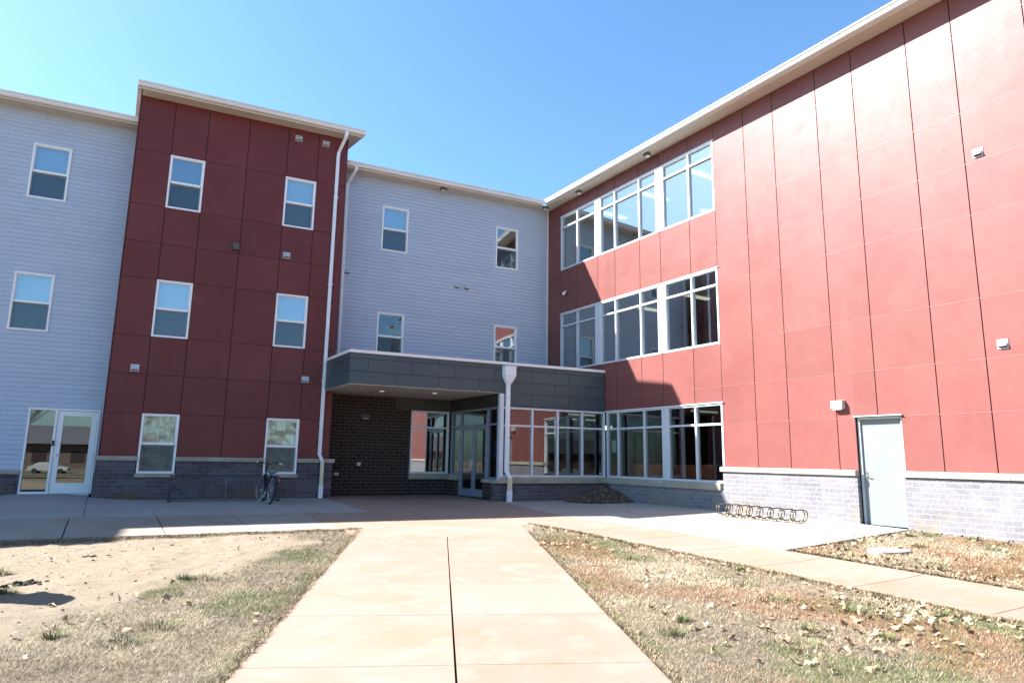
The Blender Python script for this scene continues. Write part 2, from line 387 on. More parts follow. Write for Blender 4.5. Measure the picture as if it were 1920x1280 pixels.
thatch = mix(nt, N(nt, 'ShaderNodeMath', operation='MULTIPLY').outputs[0], thatch, (.10,.13,.04)) if False else thatch
mg = N(nt, 'ShaderNodeMath', operation='MULTIPLY'); nt.links.new(sp.outputs[2], mg.inputs[0]); mg.inputs[1].default_value = .45
thatch = mix(nt, mg.outputs[0], thatch, (.06, .075, .028))
mr = N(nt, 'ShaderNodeMath', operation='MULTIPLY'); nt.links.new(sp.outputs[1], mr.inputs[0]); mr.inputs[1].default_value = .75
thatch = mix(nt, mr.outputs[0], thatch, (.19, .115, .07))
dirt = mix(nt, ramp(nt, noise(nt, 1.4, 6, .65), .35, .65), (.238, .196, .142), (.268, .216, .155))
dirt = mix(nt, ramp(nt, noise(nt, 11, 6, .75), .56, .72, 0, .7), dirt, (.14, .105, .07))
dirt = mix(nt, ramp(nt, noise(nt, 5, 5, .7, off=(2,2,2)), .54, .7, 0, .6), dirt, (.25, .225, .185))
dirt = mix(nt, ramp(nt, noise(nt, 60, 4, .8), .60, .75, 0, .75), dirt, (.10, .075, .05))
dirt = mix(nt, ramp(nt, noise(nt, 2.6, 6, .7, stretch=(.5, 2, 1), off=(6,1,0), dist=1), .55, .68, 0, .55), dirt, (.13, .10, .07))
nt.links.new(mix(nt, sp.outputs[0], thatch, dirt), b.inputs['Base Color'])
b.inputs['Roughness'].default_value = .95; b.inputs['Specular IOR Level'].default_value = .15
bp = N(nt, 'ShaderNodeBump', i_Strength=1.0, i_Distance=.035); nt.links.new(noise(nt, 16, 8, .78), bp.inputs['Height']); nt.links.new(bp.outputs[0], b.inputs['Normal'])
me.materials.append(gm)
ground = bpy.data.objects.new('ground', me); C.objects.link(ground); ground['kind'] = 'structure'

# ------------------------------------------------------------------ paving (slabs draped on the ground, open joints between)
def drape(mb, poly, gap=.006, off=0., skirt=.13, wob=None):
    c = Vector((sum(p[0] for p in poly)/len(poly), sum(p[1] for p in poly)/len(poly)))
    bm = bmesh.new(); vs = []
    n = len(poly)
    for i in range(n):
        p0, p1, p2 = Vector(poly[i-1]), Vector(poly[i]), Vector(poly[(i+1) % n])
        e1 = (p1-p0).normalized(); e2 = (p2-p1).normalized()
        n1 = Vector((-e1.y, e1.x)); n2 = Vector((-e2.y, e2.x))
        if (c-p1).dot(n1) < 0: n1 = -n1
        if (c-p1).dot(n2) < 0: n2 = -n2
        k = n1+n2; k = k/max(.35, k.length_squared)*2 if k.length > .1 else n1
        q = p1+k*gap; vs.append(bm.verts.new((q.x, q.y, 0)))
    bm.faces.new(vs)
    x0, x1 = min(p[0] for p in poly), max(p[0] for p in poly); y0, y1 = min(p[1] for p in poly), max(p[1] for p in poly)
    for ax, lo, hi in ((0, x0, x1), (1, y0, y1)):
        k = math.floor(lo/.5)*.5+.25
        while k < hi:
            co = (k, 0, 0) if ax == 0 else (0, k, 0); no = (1, 0, 0) if ax == 0 else (0, 1, 0)
            bmesh.ops.bisect_plane(bm, geom=bm.verts[:]+bm.edges[:]+bm.faces[:], plane_co=co, plane_no=no); k += .5
    bedges = [e for e in bm.edges if e.is_boundary]
    bm.verts.ensure_lookup_table(); bm.verts.index_update()
    i0 = len(mb.v)
    for v in bm.verts:
        mb.v.append((v.co.x, v.co.y, float(G(v.co.x, v.co.y))+off))
    for f in bm.faces: mb.f.append(tuple(i0+v.index for v in f.verts))
    for e in bedges:
        a, b2 = e.verts[0].index, e.verts[1].index
        A, B = mb.v[i0+a], mb.v[i0+b2]; i = len(mb.v)
        mb.v += [(A[0],A[1],A[2]-skirt), (B[0],B[1],B[2]-skirt)]
        mb.f.append((i0+a, i0+b2, i+1, i))
    bm.free()
def xy(a, n): p = PF(a, n, 0); return (p[0], p[1])

U = Vector((.4256, .9049)); V = Vector((.9049, -.4256))
def pth(al, w):   # along, across coordinates of the walk ; w measured from centre joint
    base = Vector((5.92, 12.2)); a0 = base.dot(U); p = base + U*(al-a0) + V*w; return (p.x, p.y)
m = MB(); al = [-6, -2.4, -.9, .6, 2.1, 3.7, 5.45, 6.95, 8.43, 9.93, 11.43, 12.4]
for a0, a1 in zip(al, al[1:]):
    jg = .0035 if a1 < 9 else .0015
    drape(m, [pth(a0, -1.60), pth(a0, -.006), pth(a1, -.006), pth(a1, -1.60)], gap=jg)
    drape(m, [pth(a0, .006), pth(a0, 1.55), pth(a1, 1.55), pth(a1, .006)], gap=jg)
m.build('path', M['tan'], kind='structure', recalc=False)
# cross walk in front of the tower
m = MB(); xsj = [-21, -16, -11, -8, -6.4, -4.9, -3.4, -1.93, -.43, 1.09, 2.55, 4.05, 5.5, 7.0, 8.4, 9.72]
def on(xx, n): return (xx, (n-SN*xx)/CS)
fr = {-.43: 13.3}
for x0, x1 in zip(xsj, xsj[1:]):
    nf = lambda xx: 13.42-.06*(xx+.4) if xx < 5 else 13.1
    if x0 < 4:   drape(m, [on(x0, nf(x0)), on(x1, nf(x1)), on(x1, 16.1), on(x0, 16.1)], gap=.010)
m.build('sidewalk', M['walk'], kind='structure', recalc=False)
m = MB()
t0 = pth(12.4, -1.60); t1 = pth(12.4, 0); t2 = pth(12.4, 1.55)
drape(m, [t0, t2, (8.04, 12.35), (9.74, 12.35), (9.74, 14.9), on(8.4, 16.1), on(7.0, 16.1), on(5.55, 16.1), on(4.05, 16.1), on(4.05, 13.12)], gap=.004)
drape(m, [on(5.55, 16.1), on(7.0, 16.1), on(7.0, 21.6), on(5.55, 21.6)], gap=.004)
drape(m, [on(7.0, 16.1), on(8.4, 16.1), on(8.5, 21.6), on(7.0, 21.6)], gap=.004)
drape(m, [on(8.4, 16.1), (9.74, 14.9), (9.98, 17.2), (10.04, 20.8), on(8.5, 21.6)], gap=.004)
yj = [12.35, 10.92, 9.47, 8.08, 6.68, 5.2, 3.68, 2.2, .7, -.8, -2.3, -5]
for a, b_ in zip(yj, yj[1:]): drape(m, [(8.05, b_), (9.75, b_), (9.75, a), (8.05, a)], gap=.007)
m.build('walkway', M['tan'], kind='structure', recalc=False)
m = MB()
sx = [-.2, 1.09, 2.57, 4.05, 5.55]
for x0, x1 in zip(sx, sx[1:]): drape(m, [on(x0, 16.1), on(x1, 16.1), on(x1, 20.6), on(x0, 20.6)], gap=.004)
drape(m, [on(-3.2, 16.1), on(-.2, 16.1), on(-.2, 21.5), on(-1.9, 21.5), on(-2.3, 19.2)], gap=.006)
drape(m, [(9.76, 7.42), (11.75, 7.46), (11.75, 8.66), (9.76, 8.76)], gap=.004)
drape(m, [(11.75, 7.46), (13.66, 7.5), (13.66, 8.6), (11.75, 8.66)], gap=.003)
drape(m, [(9.76, 8.76), (11.75, 8.66), (11.75, 12.35), (9.76, 12.35)], gap=.003)
drape(m, [(11.75, 8.66), (13.66, 8.6), (13.66, 12.35), (11.75, 12.35)], gap=.003)
drape(m, [(9.76, 12.35), (11.75, 12.35), (11.75, 17.3), (10.0, 17.3), (9.76, 14.9)], gap=.003)
drape(m, [(11.75, 12.35), (13.66, 12.35), (13.66, 17.3), (11.75, 17.3)], gap=.003)
m.build('pavement', M['slab'], kind='structure', recalc=False)

# ------------------------------------------------------------------ building
B = empty('building', PF(6, 21.4, 0))
tag(B, 'three storey hall with grey siding, red panel walls, dark brick base and slate canopy', 'building')
def part(mb, name, mat, **k):
    o = mb.build(name, mat, None, **k); o.parent = B; o.matrix_parent_inverse = Matrix.Translation(-Vector(B.location)); return o
def sub(mb, name, mat, par, **k):
    o = mb.build(name, mat, None, **k); o.parent = par; o.matrix_parent_inverse = par.matrix_parent_inverse.copy()
    o.matrix_parent_inverse = Matrix.Identity(4); return o
NM, NT, NC, XW = 21.38, 20.47, 18.06, 13.72
FM, FT, FC, FW = FAC(NM), FAC(NT), FAC(NC), WING(XW)
ROWT = [1.12, 2.255, 3.30, 4.35, 5.95, 6.98, 8.05, 9.63, 11.25]
ROWW = [1.09, 2.19, 3.165, 4.30, 5.92, 6.945, 8.01, 9.63, 10.55]

def siding(mb, F, s0, s1, z0, z1, holes, pitch=.125):
    for (a, b_, p, q) in cells(s0, s1, z0, z1, holes):
        k = math.floor(p/pitch)
        while k*pitch < q-1e-4:
            zb, zt = max(p, k*pitch), min(q, (k+1)*pitch)
            if zt-zb > .002:
                f = lambda z: .018-.016*(z-k*pitch)/pitch
                cuts = [a]+[t for t in ((k*7919 % 366)/100.+3.66*j-20 for j in range(12)) if a+.1 < t < b_-.1]+[b_]
                for ca_, cb_ in zip(cuts, cuts[1:]): mb.quad(F(ca_+.003*(ca_ > a), f(zb), zb), F(cb_, f(zb), zb), F(cb_, f(zt), zt), F(ca_+.003*(ca_ > a), f(zt), zt))
                if zb == k*pitch: mb.quad(F(a, .001, zb), F(b_, .001, zb), F(b_, .018, zb), F(a, .018, zb))
            k += 1
def panels(mb, trim, F, ss, zz, holes, gap=.007, d=.03):
    for s0, s1 in zip(ss, ss[1:]):
        for z0, z1 in zip(zz, zz[1:]):
            for (a, b_, p, q) in cells(s0, s1, z0, z1, holes):
                if b_-a < .03 or q-p < .03: continue
                ga = gap if abs(a-s0) < 1e-3 else 0; gb = gap if abs(b_-s1) < 1e-3 else 0
                gp = gap*.6 if abs(p-z0) < 1e-3 else 0; gq = gap*.6 if abs(q-z1) < 1e-3 else 0
                mb.box(F, a+ga, b_-gb, .004, d, p+gp, q-gq)
    if trim is not None:
        for z in zz[1:-1]:
            for (a, b_, p, q) in cells(ss[0], ss[-1], z-.003, z+.003, holes):
                if b_-a < .02: continue
                tb = MB(); trim.append(tb); tb.box(F, a, b_, .002, d+.0035, z-.005, z+.0035)
def backing(mb, F, s0, s1, z0, z1, holes, d0=-.18, d1=0.):
    for (a, b_, p, q) in cells(s0, s1, z0, z1, holes): mb.box(F, a, b_, d0, d1, p, q)

def coping(mb, F, s0, s1, zt, h=.115, d0=-.02, d1=.10, step=1.22, joint=.006):
    s = s0
    while s < s1-.05:
        e = min(s+step, s1)
        if s1-e < .3: e = s1
        z0 = zt-h; r = .028
        mb.prof(F, [(d0, z0), (d1-.008, z0), (d1, z0+.008), (d1, zt-r), (d1-.009, zt-.009), (d1-r, zt), (d0, zt)], s+joint/2, e-joint/2); s = e

# ---- dorm window
def rect_ring(mb, F, s0, s1, z0, z1, w, d0, d1):
    mb.box(F, s0, s0+w, d0, d1, z0, z1); mb.box(F, s1-w, s1, d0, d1, z0, z1)
    mb.box(F, s0+w, s1-w, d0, d1, z0, z0+w); mb.box(F, s0+w, s1-w, d0, d1, z1-w, z1)
def dorm(F, s0, s1, z0, z1, look='blind', label=None):
    m = MB(); w = .05
    rect_ring(m, F, s0, s1, z0, z1, w, -.10, .036)
    zm = z0+(z1-z0)*.5
    par = part(m, 'window', M['vinyl'], bevel=.004)
    if label: par['label'] = label
    m = MB(); i0, i1, j0, j1 = s0+w, s1-w, z0+w, z1-w
    rect_ring(m, F, i0, i1, zm-.03, j1, .022, -.035, -.005)
    m.box(F, i0+.022, i1-.022, -.04, .008, zm-.035, zm+.03)
    sub(m, 'upper_sash', M['vinyl'], par)
    m = MB(); rect_ring(m, F, i0, i1, j0, zm-.035, .03, -.07, -.04); sub(m, 'lower_sash', M['vinyl'], par)
    m = MB(); m.quad(F(i0+.022, -.02, zm+.03), F(i1-.022, -.02, zm+.03), F(i1-.022, -.02, j1-.022), F(i0+.022, -.02, j1-.022))
    wavy = look in ('curtain', 'wavy')
    sub(m, 'pane', M['glassw' if wavy else 'glassf'], par, recalc=False)
    m = MB(); m.quad(F(i0+.03, -.055, j0+.03), F(i1-.03, -.055, j0+.03), F(i1-.03, -.055, zm-.065), F(i0+.03, -.055, zm-.065))
    sub(m, 'pane', M['glassw' if wavy else 'glassf'], par, recalc=False)
    m = MB(); m.quad(F(i0+.004, -.026, j0), F(i1-.004, -.026, j0), F(i1-.004, -.026, zm-.036), F(i0+.004, -.026, zm-.036))
    sub(m, 'insect_screen', M['screen'], par, recalc=False)
    if look == 'curtain':
        m = MB(); n = 24
        for k in range(n):
            a, b_ = i0+(i1-i0)*k/n, i0+(i1-i0)*(k+1)/n
            da, db = -.16+.02*math.sin(k*1.7), -.16+.02*math.sin((k+1)*1.7)
            m.quad(F(a, da, z0), F(b_, db, z0), F(b_, db, z1), F(a, da, z1))
        sub(m, 'curtain', M['curtain'], par, recalc=False)
    elif look.startswith('blind'):
        m = MB(); z = j0
        while z < j1:
            m.quad(F(i0+.01, -.13, z), F(i1-.01, -.13, z), F(i1-.01, -.118, z+.027), F(i0+.01, -.118, z+.027)); z += .025
        sub(m, 'blind', M[look], par, recalc=False)
    m = MB()   # dark room behind
    m.box(F, s0-.3, s1+.3, -1.9, -.185, z0-.3, z1+.3); m.f = m.f[:-2]+m.f[-1:]
    m.f = [f for f in m.f]
    sub(m, 'room', M['roomdk'], par)
    return par

# ---- middle and left siding walls
WM_left = [(-2.50, -1.598, 8.05, 9.62), (-2.50, -1.598, 4.37, 5.95)]
WM_mid = [(7.298, 8.209, 8.05, 9.62), (11.515, 12.416, 8.04, 9.605), (7.298, 8.209, 4.35, 5.925), (11.515, 12.416, 4.35, 5.915)]
DOORH = (-1.773, -.153, .0, 2.345)
m = MB(); siding(m, FM, 5.75, XW, 3.95, 10.57, WM_mid)
for h in WM_mid: pass
part(m, 'siding_wall', M['siding'], recalc=False)
m = MB(); siding(m, FM, -19, -.066, .70, 10.57, WM_left+[DOORH]); part(m, 'siding_wall', M['siding'], recalc=False)
m = MB(); backing(m, FM, 5.6, XW, 3.2, 10.6, WM_mid, -.18, 0); backing(m, FM, -19, -.0, 0, 10.6, WM_left+[DOORH], -.18, 0)
part(m, 'wall_sheathing', M['dark'])
m = MB(); m.box(FM, XW-.075, XW-.001, .0, .03, 4.09, 10.56); part(m, 'corner_trim', M['trim'])
m = MB()
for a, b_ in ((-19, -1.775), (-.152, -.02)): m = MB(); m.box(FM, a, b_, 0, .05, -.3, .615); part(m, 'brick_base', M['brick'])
m = MB(); coping(m, FM, -19, -1.778, .72, h=.10); part(m, 'coping', M['stone']); m = MB(); coping(m, FM, -.150, -.05, .72, h=.10); part(m, 'coping', M['stone'])
for i, h in enumerate(WM_left): dorm(FM, *h, ('blind', 'blindlt')[i])
for i, h in enumerate(WM_mid): dorm(FM, *h, ('blind', 'none', 'wavy', 'none')[i])

# ---- glazed side door at the left
m = MB(); s0, s1, z0, z1 = DOORH; z0 = .115
m.box(FM, s0, s0+.05, -.12, .03, z0, z1); m.box(FM, s1-.05, s1, -.12, .03, z0, z1); m.box(FM, s0+.05, s1-.05, -.12, .03, z1-.05, z1)
m.box(FM, -1.175, -1.115, -.12, .028, z0, z1-.05); m.box(FM, s0+.05, -1.175, -.12, .026, z0, z0+.06); m.box(FM, s0+.05, s1-.05, -.14, .06, z0-.1, z0)
dr = part(m, 'door_frame', M['aluw'])
m = MB(); a0, a1, b0, b1 = -1.108, -.21, z0+.012, z1-.058
m.box(FM, a0, a0+.13, -.045, .005, b0, b1); m.box(FM, a1-.13, a1, -.045, .005, b0, b1); m.box(FM, a0+.13, a1-.13, -.045, .005, b0, b0+.27); m.box(FM, a0+.13, a1-.13, -.045, .005, b1-.13, b1)
door = part(m, 'door', M['aluw'])
m = MB(); m.quad(FM(a0+.13, -.02, b0+.27), FM(a1-.13, -.02, b0+.27), FM(a1-.13, -.02, b1-.13), FM(a0+.13, -.02, b1-.13)); sub(m, 'pane', M['glassd'], door, recalc=False)
m = MB(); m.tube([FM(a0+.05, .005, 1.12), FM(a0+.05, .06, 1.12), FM(a0+.19, .065, 1.12)], .011); m.box(FM, a0+.03, a0+.07, .005, .012, 1.06, 1.18); sub(m, 'handle', M['steel'], door)
m = MB(); m.box(FM, a0-.06, a0-.01, .028, .05, 1.36, 1.50); sub(m, 'card_reader', M['black'], dr)
for z in (.35, 1.25, 2.05): m = MB(); m.box(FM, a1-.005, a1+.02, .005, .022, z, z+.11); sub(m, 'hinge', M['steel'], door)
m = MB(); m.quad(FM(s0+.05, -.02, z0+.06), FM(-1.175, -.02, z0+.06), FM(-1.175, -.02, z1-.05), FM(s0+.05, -.02, z1-.05)); sub(m, 'pane', M['glassd'], dr, recalc=False)
m = MB(); m.box(FM, s0-.6, s1+.2, -5, -.19, .02, 2.8); m.f = [f for i, f in enumerate(m.f) if i != 4]; sub(m, 'room', M['roomdk'], dr)

# ---- red tower
TC = [-.066, .805, 1.705, 2.819, 3.945, 4.855, 5.744]
HT = [(.805, 1.705, 8.05, 9.63), (.805, 1.705, 4.35, 5.95), (3.945, 4.855, 8.05, 9.63), (3.945, 4.855, 4.35, 5.95),
      (.805, 1.705, .68, 2.255), (3.945, 4.855, .68, 2.255)]
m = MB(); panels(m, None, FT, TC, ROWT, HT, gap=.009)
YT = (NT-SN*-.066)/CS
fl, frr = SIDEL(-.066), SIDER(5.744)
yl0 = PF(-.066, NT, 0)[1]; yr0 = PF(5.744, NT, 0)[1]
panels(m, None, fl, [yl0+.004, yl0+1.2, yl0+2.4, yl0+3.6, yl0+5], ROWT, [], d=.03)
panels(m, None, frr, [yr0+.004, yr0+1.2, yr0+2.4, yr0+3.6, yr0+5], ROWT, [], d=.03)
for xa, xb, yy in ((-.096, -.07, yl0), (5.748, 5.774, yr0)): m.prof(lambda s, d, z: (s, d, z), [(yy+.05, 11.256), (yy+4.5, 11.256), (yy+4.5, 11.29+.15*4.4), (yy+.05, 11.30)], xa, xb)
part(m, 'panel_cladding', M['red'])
m = MB(); backing(m, FT, -.06, 5.738, 0, 11.3, HT)
for xa, xb, yy in ((-.06, .1, yl0), (5.58, 5.738, yr0)): m.prof(lambda s, d, z: (s, d, z), [(yy+.01, 0), (yy+4.5, 0), (yy+4.5, 11.30+.15*4.4), (yy+.01, 11.29)], xa, xb)
part(m, 'wall_sheathing', M['dark'])
m = MB()
for c in cells(-.12, 5.86, -.3, 1.01, [(.775, 1.735, .58, 3), (3.915, 4.885, .58, 3)]): m.box(FT, c[0], c[1], -.10, .05, c[2], c[3])
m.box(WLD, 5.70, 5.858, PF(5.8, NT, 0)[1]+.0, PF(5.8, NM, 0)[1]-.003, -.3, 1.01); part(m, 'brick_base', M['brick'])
m = MB()
for a, b_ in ((-.17, .803), (1.707, 3.943), (4.857, 5.92)): m = MB(); coping(m, FT, a, b_, 1.125); part(m, 'coping', M['stone'])
for s0, s1 in ((.78, 1.73), (3.92, 4.88)):
    m = MB(); m.box(FT, s0, s1, -.1, .095, .578, .678); part(m, 'window_sill', M['stone'], bevel=.01)
for h, lk in zip(HT, ('blinddk', 'blindlt', 'blindlt', 'blind', 'curtain', 'curtain')): dorm(FT, *h, lk)

# ---- right wing
WS = [16.3, 15.1]
WY = [-8.1, -6.9, -6.0, -4.8, -3.9, -2.7, -1.8, -.6, .33, 1.5, 2.43, 3.62, 4.66, 5.865, 6.755, 7.965, 8.882, 10.09, 11.01, 12.05, 13.01, 14.2, 15.11, 16.30, 17.19, 18.36, 19.35, 20.19]
HW = [(12.055, 19.35, 8.01, 10.068), (12.055, 19.35, 4.30, 6.39), (12.055, 20.3, 0, 2.737), (7.49, 8.47, 0, 2.21)]
m = MB(); tr = []
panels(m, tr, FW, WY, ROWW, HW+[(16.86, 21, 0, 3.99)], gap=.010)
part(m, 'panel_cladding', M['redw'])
for tb in tr: part(tb, 'joint_trim', M['redtrim'])
m = MB(); backing(m, FW, -9, 20.19, -.2, 10.6, [(12.055, 19.35, 8.01, 10.068), (12.055, 19.35, 4.30, 6.39), (12.055, 16.86, .5, 2.737), (16.86, 20.3, 0, 2.9), (7.49, 8.47, -1, 2.21)], -.22, 0)
part(m, 'wall_sheathing', M['dark'])
m = MB(); FB = lambda s, d, z: (XW-d, s, z)
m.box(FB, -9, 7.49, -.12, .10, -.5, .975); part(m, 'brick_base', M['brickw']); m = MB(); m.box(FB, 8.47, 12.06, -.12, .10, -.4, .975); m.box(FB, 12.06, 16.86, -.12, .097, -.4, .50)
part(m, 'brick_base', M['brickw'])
m = MB(); coping(m, FW, -9, 7.485, 1.095, h=.12, d0=-.1, d1=.15); part(m, 'coping', M['stone'], bevel=.006); m = MB(); coping(m, FW, 8.475, 12.13, 1.095, h=.12, d0=-.1, d1=.15); part(m, 'coping', M['stone'], bevel=.006)
m = MB(); coping(m, FW, 12.13, 16.80, .685, h=.185, d0=-.1, d1=.145); part(m, 'window_sill', M['stone']); m = MB(); coping(m, FC, 10.0, 13.64, .685, h=.185, d0=-.1, d1=.09); part(m, 'window_sill', M['stone'])

# storefront glazing
def storefront(F, mull, z0, zt, z1, pier=(), wm=.055, mat='alu', d0=-.10, d1=.035, pane='glass', name='window', skip_low=()):
    m = MB(); lo, hi = min(mull), max(mull)
    for s in sorted(mull):
        if s in (lo, hi): continue
        m.box(F, s-wm/2, s+wm/2, d0, d1, z0+wm, z1-wm)
    m.box(F, lo, lo+wm, d0, d1+.002, z0, z1); m.box(F, hi-wm, hi, d0, d1+.002, z0, z1)
    m.box(F, lo+wm, hi-wm, d0, d1+.002, z0, z0+wm); m.box(F, lo+wm, hi-wm, d0, d1+.002, z1-wm, z1)
    for a, b_ in pier: m.box(F, a, b_, d0, d1+.010, z0+.001, z1-.001)
    sm = sorted(mull)
    for a, b_ in zip(sm, sm[1:]):
        if any(abs(a-p[0]) < .2 and abs(b_-p[1]) < .2 for p in pier): continue
        m.box(F, a+wm/2, b_-wm/2, d0, d1-.003, zt-wm/2, zt+wm/2)
    par = part(m, name, M[mat], bevel=.003)
    for a, b_ in zip(sm, sm[1:]):
        if any(abs(a-p[0]) < .2 and abs(b_-p[1]) < .2 for p in pier): continue
        for p, q in ((z0+wm, zt-wm/2), (zt+wm/2, z1-wm)):
            k = MB(); k.quad(F(a+wm/2, -.03, p), F(b_-wm/2, -.03, p), F(b_-wm/2, -.03, q), F(a+wm/2, -.03, q)); sub(k, 'pane', M[pane], par, recalc=False)
    return par
MU = [12.055, 13.01, 14.05, 14.34, 15.115, 16.30, 17.05, 17.325, 18.365, 19.35]
PR = ((14.05, 14.34), (17.05, 17.325))
storefront(FW, MU, 8.015, 9.63, 10.065, PR)
storefront(FW, MU, 4.305, 5.92, 6.387, PR)
storefront(FW, [12.055, 13.01, 14.06, 14.28, 15.06, 16.25, 16.80], .685, 2.19, 2.735, ((14.06, 14.28),), pane='glassl')
m = MB(); m.box(FW, 12.0, 16.84, -.02, .075, 2.737, 2.76); m.box(FW, 12.0, 19.38, -.02, .06, 6.389, 6.405); m.box(FW, 12.0, 19.38, -.02, .05, 10.067, 10.082); part(m, 'head_flashing', M['aluw'])
storefront(FC, [10.03, 11.06, 11.94, 12.82, 13.66], .685, 2.19, 2.735, (), pane='glassl')
# recess window in the back wall and glazed entrance wall
storefront(FM, [8.62-.02, 9.93], .69, 2.19, 2.735, (), pane='glass')
m = MB(); coping(m, FM, 8.58, 9.9, .685, h=.17, d0=-.05, d1=.10); part(m, 'window_sill', M['stone'])
m = MB(); FE = SIDEL(10.0)
def ebar(a, b_, p, q, d1=.03): m.box(FE, a, b_, -.09, d1, p, q)
ebar(17.93, 17.99, .02, 2.735); ebar(19.74, 19.80, .02, 2.735); ebar(17.30, 17.36, .60, 2.735); ebar(20.40, 20.46, .69, 2.735)
ebar(17.36, 17.93, .60, .66); ebar(19.80, 20.40, .69, .75); ebar(17.36, 20.40, 2.68, 2.737, .032); ebar(17.36, 20.40, 2.20, 2.26, .028)
ent = part(m, 'entrance_frame', M['alud'], bevel=.003)
for a, b_, p, q in ((17.36, 17.93, .66, 2.20), (17.36, 17.93, 2.26, 2.68), (17.99, 19.74, 2.26, 2.68), (19.80, 20.40, 2.26, 2.68), (19.80, 20.40, .75, 2.20)):
    k = MB(); k.quad(FE(a, -.03, p), FE(b_, -.03, p), FE(b_, -.03, q), FE(a, -.03, q)); sub(k, 'pane', M['glassd'], ent, recalc=False)
for a, b_, hs in ((17.995, 18.86, 18.80), (18.87, 19.735, 18.93)):
    m = MB(); w = .085
    m.box(FE, a, a+w, -.05, .012, .035, 2.195); m.box(FE, b_-w, b_, -.05, .012, .035, 2.195); m.box(FE, a+w, b_-w, -.05, .012, .035, .27); m.box(FE, a+w, b_-w, -.05, .012, 2.09, 2.195)
    d_ = part(m, 'door', M['alud'], bevel=.003)
    k = MB(); k.quad(FE(a+w, -.02, .27), FE(b_-w, -.02, .27), FE(b_-w, -.02, 2.09), FE(a+w, -.02, 2.09)); sub(k, 'pane', M['glassd'], d_, recalc=False)
    k = MB(); k.tube([FE(hs, .012, .88), FE(hs, .075, .88), FE(hs, .075, 1.18), FE(hs, .012, 1.18)], .013); sub(k, 'handle', M['steel'], d_)
    for z in (.3, 1.1, 1.95): k = MB(); k.box(FE, (a if hs > (a+b_)/2 else b_)-.012, (a if hs > (a+b_)/2 else b_)+.012, .012, .035, z, z+.12); sub(k, 'hinge', M['steel'], d_)
# knee walls, corner post, header
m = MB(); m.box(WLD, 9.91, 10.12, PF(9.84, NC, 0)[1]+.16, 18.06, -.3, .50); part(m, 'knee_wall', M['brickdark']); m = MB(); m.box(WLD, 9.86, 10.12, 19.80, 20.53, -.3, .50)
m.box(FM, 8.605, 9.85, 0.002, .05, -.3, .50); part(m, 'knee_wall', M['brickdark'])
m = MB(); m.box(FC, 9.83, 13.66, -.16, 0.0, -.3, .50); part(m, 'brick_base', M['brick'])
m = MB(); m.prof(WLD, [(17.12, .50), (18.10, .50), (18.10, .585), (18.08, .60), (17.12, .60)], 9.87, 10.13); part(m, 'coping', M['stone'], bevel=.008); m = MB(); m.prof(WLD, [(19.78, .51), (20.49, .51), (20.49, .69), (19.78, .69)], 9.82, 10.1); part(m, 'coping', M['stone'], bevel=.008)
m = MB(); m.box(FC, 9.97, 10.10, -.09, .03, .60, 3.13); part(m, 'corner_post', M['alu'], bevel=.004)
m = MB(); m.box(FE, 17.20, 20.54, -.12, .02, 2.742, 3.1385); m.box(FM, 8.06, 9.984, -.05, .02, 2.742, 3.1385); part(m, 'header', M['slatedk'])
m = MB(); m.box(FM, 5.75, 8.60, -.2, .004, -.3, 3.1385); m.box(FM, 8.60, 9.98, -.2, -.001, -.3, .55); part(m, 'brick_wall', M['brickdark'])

# ---- canopy
CX = 5.492
m = MB()
rows = [(3.145, 3.495), (3.495, 3.855), (3.855, 4.0)]
rj = [[6.765, 8.036, 9.311, 10.573, 11.832, 13.092], [5.99, 7.262, 8.524, 9.793, 11.054, 12.324, 13.58]]
for i, (p, q) in enumerate(rows):
    s = [CX]+rj[i % 2]+[XW-.035]
    for a, b_ in zip(s, s[1:]): m.box(FC, a+.005, b_-.005, -.02, 0.0, p+.004, q-.004)
for i, (p, q) in enumerate(((2.79, 3.145), (2.74, 2.79))):
    s = [x for x in [10.0]+rj[(i+1) % 2]+[XW-.035] if x >= 10.0]
    for a, b_ in zip(s, s[1:]): m.box(FC, a+.005, b_-.005, -.02, 0.0, p+.004, q-.004)
fs = SIDEL(CX); ycf = PF(CX, NC, 0)[1]; ycb = PF(CX, NT, 0)[1]
for i, (p, q) in enumerate(rows):
    s = [ycf]+([ycf+1.0] if i % 2 == 0 else [ycf+.45, ycf+1.55])+[ycb-.06]
    for a, b_ in zip(s, s[1:]): m.box(fs, a+.005, b_-.005, -.02, 0.0, p+.004, q-.004)
part(m, 'canopy_panel', M['slate'], bevel=.004)
m = MB(); m.box(FC, CX+.03, XW-.04, -3.2, -.021, 3.215, 4.01); m.box(FC, 10.05, XW-.04, -.3, -.021, 2.742, 3.17)
cb = part(m, 'canopy_core', M['dark'])
m = MB(); m.box(FC, CX-.02, XW-.035, -.10, .03, 4.002, 4.085); m.box(fs, ycf+.1, ycb-.06, -.1, .03, 4.002, 4.085); part(m, 'canopy_cap', M['trim'], bevel=.005)
m = MB(); m.box(FC, CX+.12, XW-.05, -3.25, -.1, 4.012, 4.03); part(m, 'canopy_roof', M['roof'])
m = MB(); m.box(FC, CX+.004, 9.99, -3.34, -.004, 3.139, 3.21); part(m, 'canopy_ceiling', M['soffit'])
for (x, y) in ((6.95, 19.04), (8.48, 18.60)):
    m = MB(); m.ring((x, y, 3.136), (0,0,1.), .085, .012, 20, 6); c = part(m, 'recessed_light', M['trim'], smooth=True)
    m = MB(); n = 16
    m.quad(*[(x+.075*math.cos(t*2*math.pi/n), y+.075*math.sin(t*2*math.pi/n), 3.134) for t in range(n)]); sub(m, 'reflector', M['can'], c, recalc=False)

